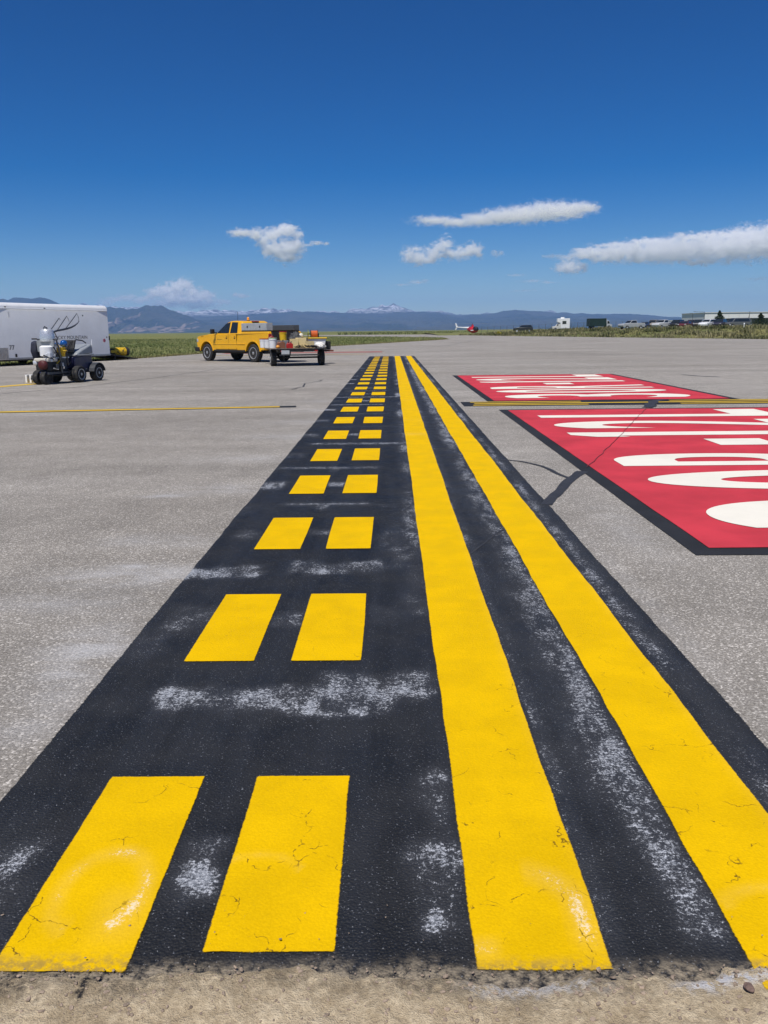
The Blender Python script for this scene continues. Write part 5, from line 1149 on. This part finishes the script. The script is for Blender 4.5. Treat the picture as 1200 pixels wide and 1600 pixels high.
# box truck
x = at(932, 517, 190).x; root = empty('box_truck', (x, 190, bank_z(x, 190) + 0.15), 0.12); tag(root, 'dark green box truck with a short pale cab standing on the bank', 'truck')
gb = MB().box(-2.0, 1.85, -1.1, 1.1, .55, 2.25).build('cargo_box', mat('dark_green_box', (0.012, 0.030, 0.024), 0.5, 0, 0.2, 3), root, 0.03)
for k in range(9): MB().box(-1.95 + k * .44, -1.89 + k * .44, -1.13, 1.13, .6, 2.2).build('rib', mat('dark_green_box', (0, 0, 0)), gb)
MB().prism([(1.95, .45), (3.2, .45), (3.25, .85), (2.75, 1.0), (2.5, 1.75), (1.95, 1.8)], -.95, .95).build('cab', mat('pale_grey_cab', (0.42, 0.44, 0.45), 0.4), root, 0.04, 40); MB().prism([(2.1, 1.1), (2.66, 1.1), (2.46, 1.65), (2.1, 1.68)], -.96, .96).build('cab_window', GLASS, root)
MB().box(1.9, 1.98, -.9, -.4, 1.3, 2.15).build('end_panel', WHITE, root)
for x_ in (-1.2, 2.5):
    for s in (1, -1): wheel(root, x_, s * .85, .38, .24, s, STEEL, 5, 16)

# ------------------------------------------------------------------ helicopter
def helicopter():
    RD = mat('red_helicopter_paint', (0.50, 0.018, 0.03), 0.35, 0, 0.1, 3, 0, 0.5); p = at(739, 523.0, 215)
    root = empty('helicopter', (p.x, p.y, 0.0), R(-40)); tag(root, 'small red and white helicopter standing at the end of the taxiway', 'helicopter')
    b = bmesh.new(); bmesh.ops.create_icosphere(b, subdivisions=4, radius=1.0)
    for v in b.verts: v.co = Vector((v.co.x * 1.55 - (0.3 if v.co.x < 0 else 0) * v.co.x * v.co.x, v.co.y * 0.68 * (1 - 0.25 * max(0, -v.co.x)), v.co.z * 0.80 + 1.25 + 0.25 * max(0, -v.co.x)))
    me = bpy.data.meshes.new('fuselage'); b.to_mesh(me); b.free(); me.materials.append(RD); me.shade_smooth(); o = bpy.data.objects.new('fuselage', me); C.objects.link(o); o.parent = root
    b = bmesh.new(); bmesh.ops.create_icosphere(b, subdivisions=4, radius=1.0)
    for v in b.verts: v.co = Vector((v.co.x * 0.95 + 0.68, v.co.y * 0.66, v.co.z * 0.66 + 1.42))
    me = bpy.data.meshes.new('canopy'); b.to_mesh(me); b.free(); me.materials.append(GLASS); me.shade_smooth(); o = bpy.data.objects.new('canopy', me); C.objects.link(o); o.parent = root
    MB().box(-.3, .55, -.70, .70, 1.05, 1.25).build('white_flash', WHITE, root, 0.03)
    MB().tube([(-1.1, 0, 1.75), (-3.0, 0, 1.85), (-5.2, 0, 2.0)], [.30, .17, .10], 12).build('tail_boom', WHITE, root, smooth=50)
    MB().prism([(-5.6, 1.3), (-5.3, 1.35), (-4.75, 2.0), (-5.25, 3.0), (-5.6, 3.0), (-5.25, 2.0)], -.04, .04).build('tail_fin', WHITE, root)
    MB().box(-5.25, -5.15, .12, .16, 1.5, 2.5).build('tail_rotor', WHITE, root)
    MB().prism([(-.6, 1.9), (.25, 1.95), (.0, 2.6), (-.35, 2.6)], -.13, .13).build('mast_fairing', RD, root, 0.03); MB().tube([(-.18, 0, 2.5), (-.18, 0, 2.95)], .05, 8).build('mast', DARK, root)
    for a in (R(62), R(242)):
        bl = MB().hexa([(0.2, -.12, 2.86), (4.9, -.10, 2.76), (4.9, .10, 2.76), (0.2, .12, 2.86), (0.2, -.12, 2.885), (4.9, -.10, 2.78), (4.9, .10, 2.78), (0.2, .12, 2.885)]).build('rotor_blade', mat('pale_blade', (0.40, 0.41, 0.42), 0.5), root); bl.location = (-.18, 0, 0); bl.rotation_euler = (0, 0, a)
    for s in (1, -1):
        MB().tube([(1.35, s * .95, .22), (1.1, s * .95, .06), (-1.3, s * .95, .06)], .045, 8).build('skid', DARK, root)
        for x_ in (.75, -.75): MB().tube([(x_, s * .40, .85), (x_, s * .95, .08)], .035, 6).build('strut', DARK, root)
helicopter()

# ------------------------------------------------------------------ buildings
def building():
    d = 330; L, Rr = at(1100, 514, d), at(1330, 514, d); zt = at(1100, 489, d).z; z0 = 0.6; w = Rr.x - L.x
    root = empty('hangar', (L.x, d, 0)); tag(root, 'long white hangar with a pale blank upper wall behind the trees', 'building')
    MB().box(0, w, 0, 26, z0, zt).build('wall', mat('white_hangar_cladding', (0.66, 0.67, 0.66), 0.6, 0, 0.05, 0.2), root)
    MB().box(-.25, w + .25, -.25, 26.2, zt, zt + .25).build('roof', mat('pale_roof', (0.55, 0.56, 0.56), 0.6), root)
    zb = at(1100, 502.5, d).z; MB().box(-.05, w + .05, -.20, -.02, z0, zb).build('lower_band', mat('sage_green_cladding', (0.36, 0.39, 0.33), 0.6, 0, 0.08, 0.3), root)
    k = 0; x = 1.2
    while x < w:
        MB().box(x, x + .06, -.045, 0.01, zb, zt - .1).build('cladding_joint', mat('cladding_joint_grey', (0.40, 0.41, 0.41), 0.7), root); x += 4.0; k += 1  # each joint is a thin raised strip in darker grey
    MB().prism([(at(1168, 500, d).x - L.x, zt - 3.3), (at(1168, 500, d).x - L.x + .35, zt - 3.3), (at(1169, 500, d).x - L.x + .3, zt + .6)], -.5, -.3).build('antenna_mast', DARK, root)
    d2 = 250; A, B = at(1152, 514, d2), at(1300, 514, d2); t2 = at(1152, 497, d2).z
    root = empty('terminal_building', (A.x, d2, 0)); tag(root, 'low dark-glazed building with flat roof at the picture edge', 'building')
    w2 = B.x - A.x; MB().box(0, w2, .3, 18, .4, t2 - .3).build('wall', mat('dark_teal_wall', (0.05, 0.075, 0.085), 0.6, 0, 0.1, 1), root); MB().box(-.5, w2 + .5, -.6, 18.5, t2 - .3, t2).build('roof', mat('dark_fascia', (0.04, 0.05, 0.055), 0.5), root)  # wall has a dark teal base colour
    n = 14
    for k in range(n):
        a, b_ = k * w2 / n + .12, (k + 1) * w2 / n - .12; pn = MB().box(a, b_, .22, .30, 1.0, t2 - .75).build('window', GLASS, root); MB().box(a - .1, a - .02, .1, .28, .5, t2 - .3).build('mullion', WHITE, pn)
    d3 = 420; A, B = at(1044, 512, d3), at(1101, 512, d3); t3 = at(1044, 499.5, d3).z
    root = empty('storage_shed', (A.x, d3, 0)); tag(root, 'long low sage-green shed behind the parked cars', 'building'); w3 = B.x - A.x
    MB().box(0, w3, 0, 14, 0, t3 - .8).build('wall', mat('sage_green_cladding', (0, 0, 0)), root); MB().prism([(-.4, t3 - .8), (w3 + .4, t3 - .8), (w3 + .2, t3), (-.2, t3 - .35)], -.4, 14.4).build('roof', mat('sage_roof', (0.38, 0.40, 0.36), 0.6), root)
    for k in range(5): MB().box(w3 * (k + .3) / 5, w3 * (k + .7) / 5, -.06, .02, .3, t3 - 1.6).build('door', mat('shed_door', (0.30, 0.32, 0.29), 0.6), root)
building()

# ------------------------------------------------------------------ fence, lamp posts, kerbside lights
root = empty('wire_fence', (0, 0, 0)); tag(root, 'thin wire fence on dark posts crossing the scrub behind the bank', 'fence')
POST = mat('galvanised_post', (0.10, 0.11, 0.11), 0.6, 0.3, 0.2, 5); wires = MB(); last = None
for k in range(46):
    px = 752 + k * 10.0; d = 205 - 0.02 * max(0, px - 980); x = at(px, 515, d).x; z = bank_z(x, d)
    MB().tube([(x, d, z - .2), (x, d, z + 1.75)], .045, 6).build('post', POST, root)
    if last:
        for h in (.3, .9, 1.7): wires.tube([(last[0], last[1], last[2] + h), (x, d, z + h)], .012, 4)
    last = (x, d, z)
wires.build('wire', POST, root)
def lamp(label, px, d, h, arm=0.0):
    x = at(px, 514, d).x; z = bank_z(x, d); root = empty('lamp_post', (x, d, z)); tag(root, label, 'lamp post', 'lamp posts by the parked cars')
    MB().tube([(0, 0, -.2), (0, 0, h)], [.09, .05], 8).build('pole', POST, root); MB().tube([(0, 0, h), (-arm, 0, h + .12)], .035, 6).build('arm', POST, root); MB().box(-arm - .5, -arm + .05, -.12, .12, h + .06, h + .17).build('lamp_head', POST, root, 0.02)
lamp('tall lamp post with a side arm at the corner of the hangar', 1099, 240, 4.4, 2.6)
lamp('slim pole rising behind the white pickup and the low shed', 1081, 240, 3.9, 0.4)
for px, d, lab in ((1162, 120, 'small white edge light post standing in the scrub near the picture edge'), (1140, 163, 'slim white marker post in front of the grey van')):
    x = at(px, 517, d).x; z = bank_z(x, d); root = empty('marker_post', (x, d, z)); tag(root, lab, 'marker post')
    MB().tube([(0, 0, -.1), (0, 0, .55)], .05, 8).build('post', PW, root); MB().lathe([(.09, .5), (.10, .58), (.06, .70), (.02, .72)], 12).build('cap', PW, root, smooth=50)
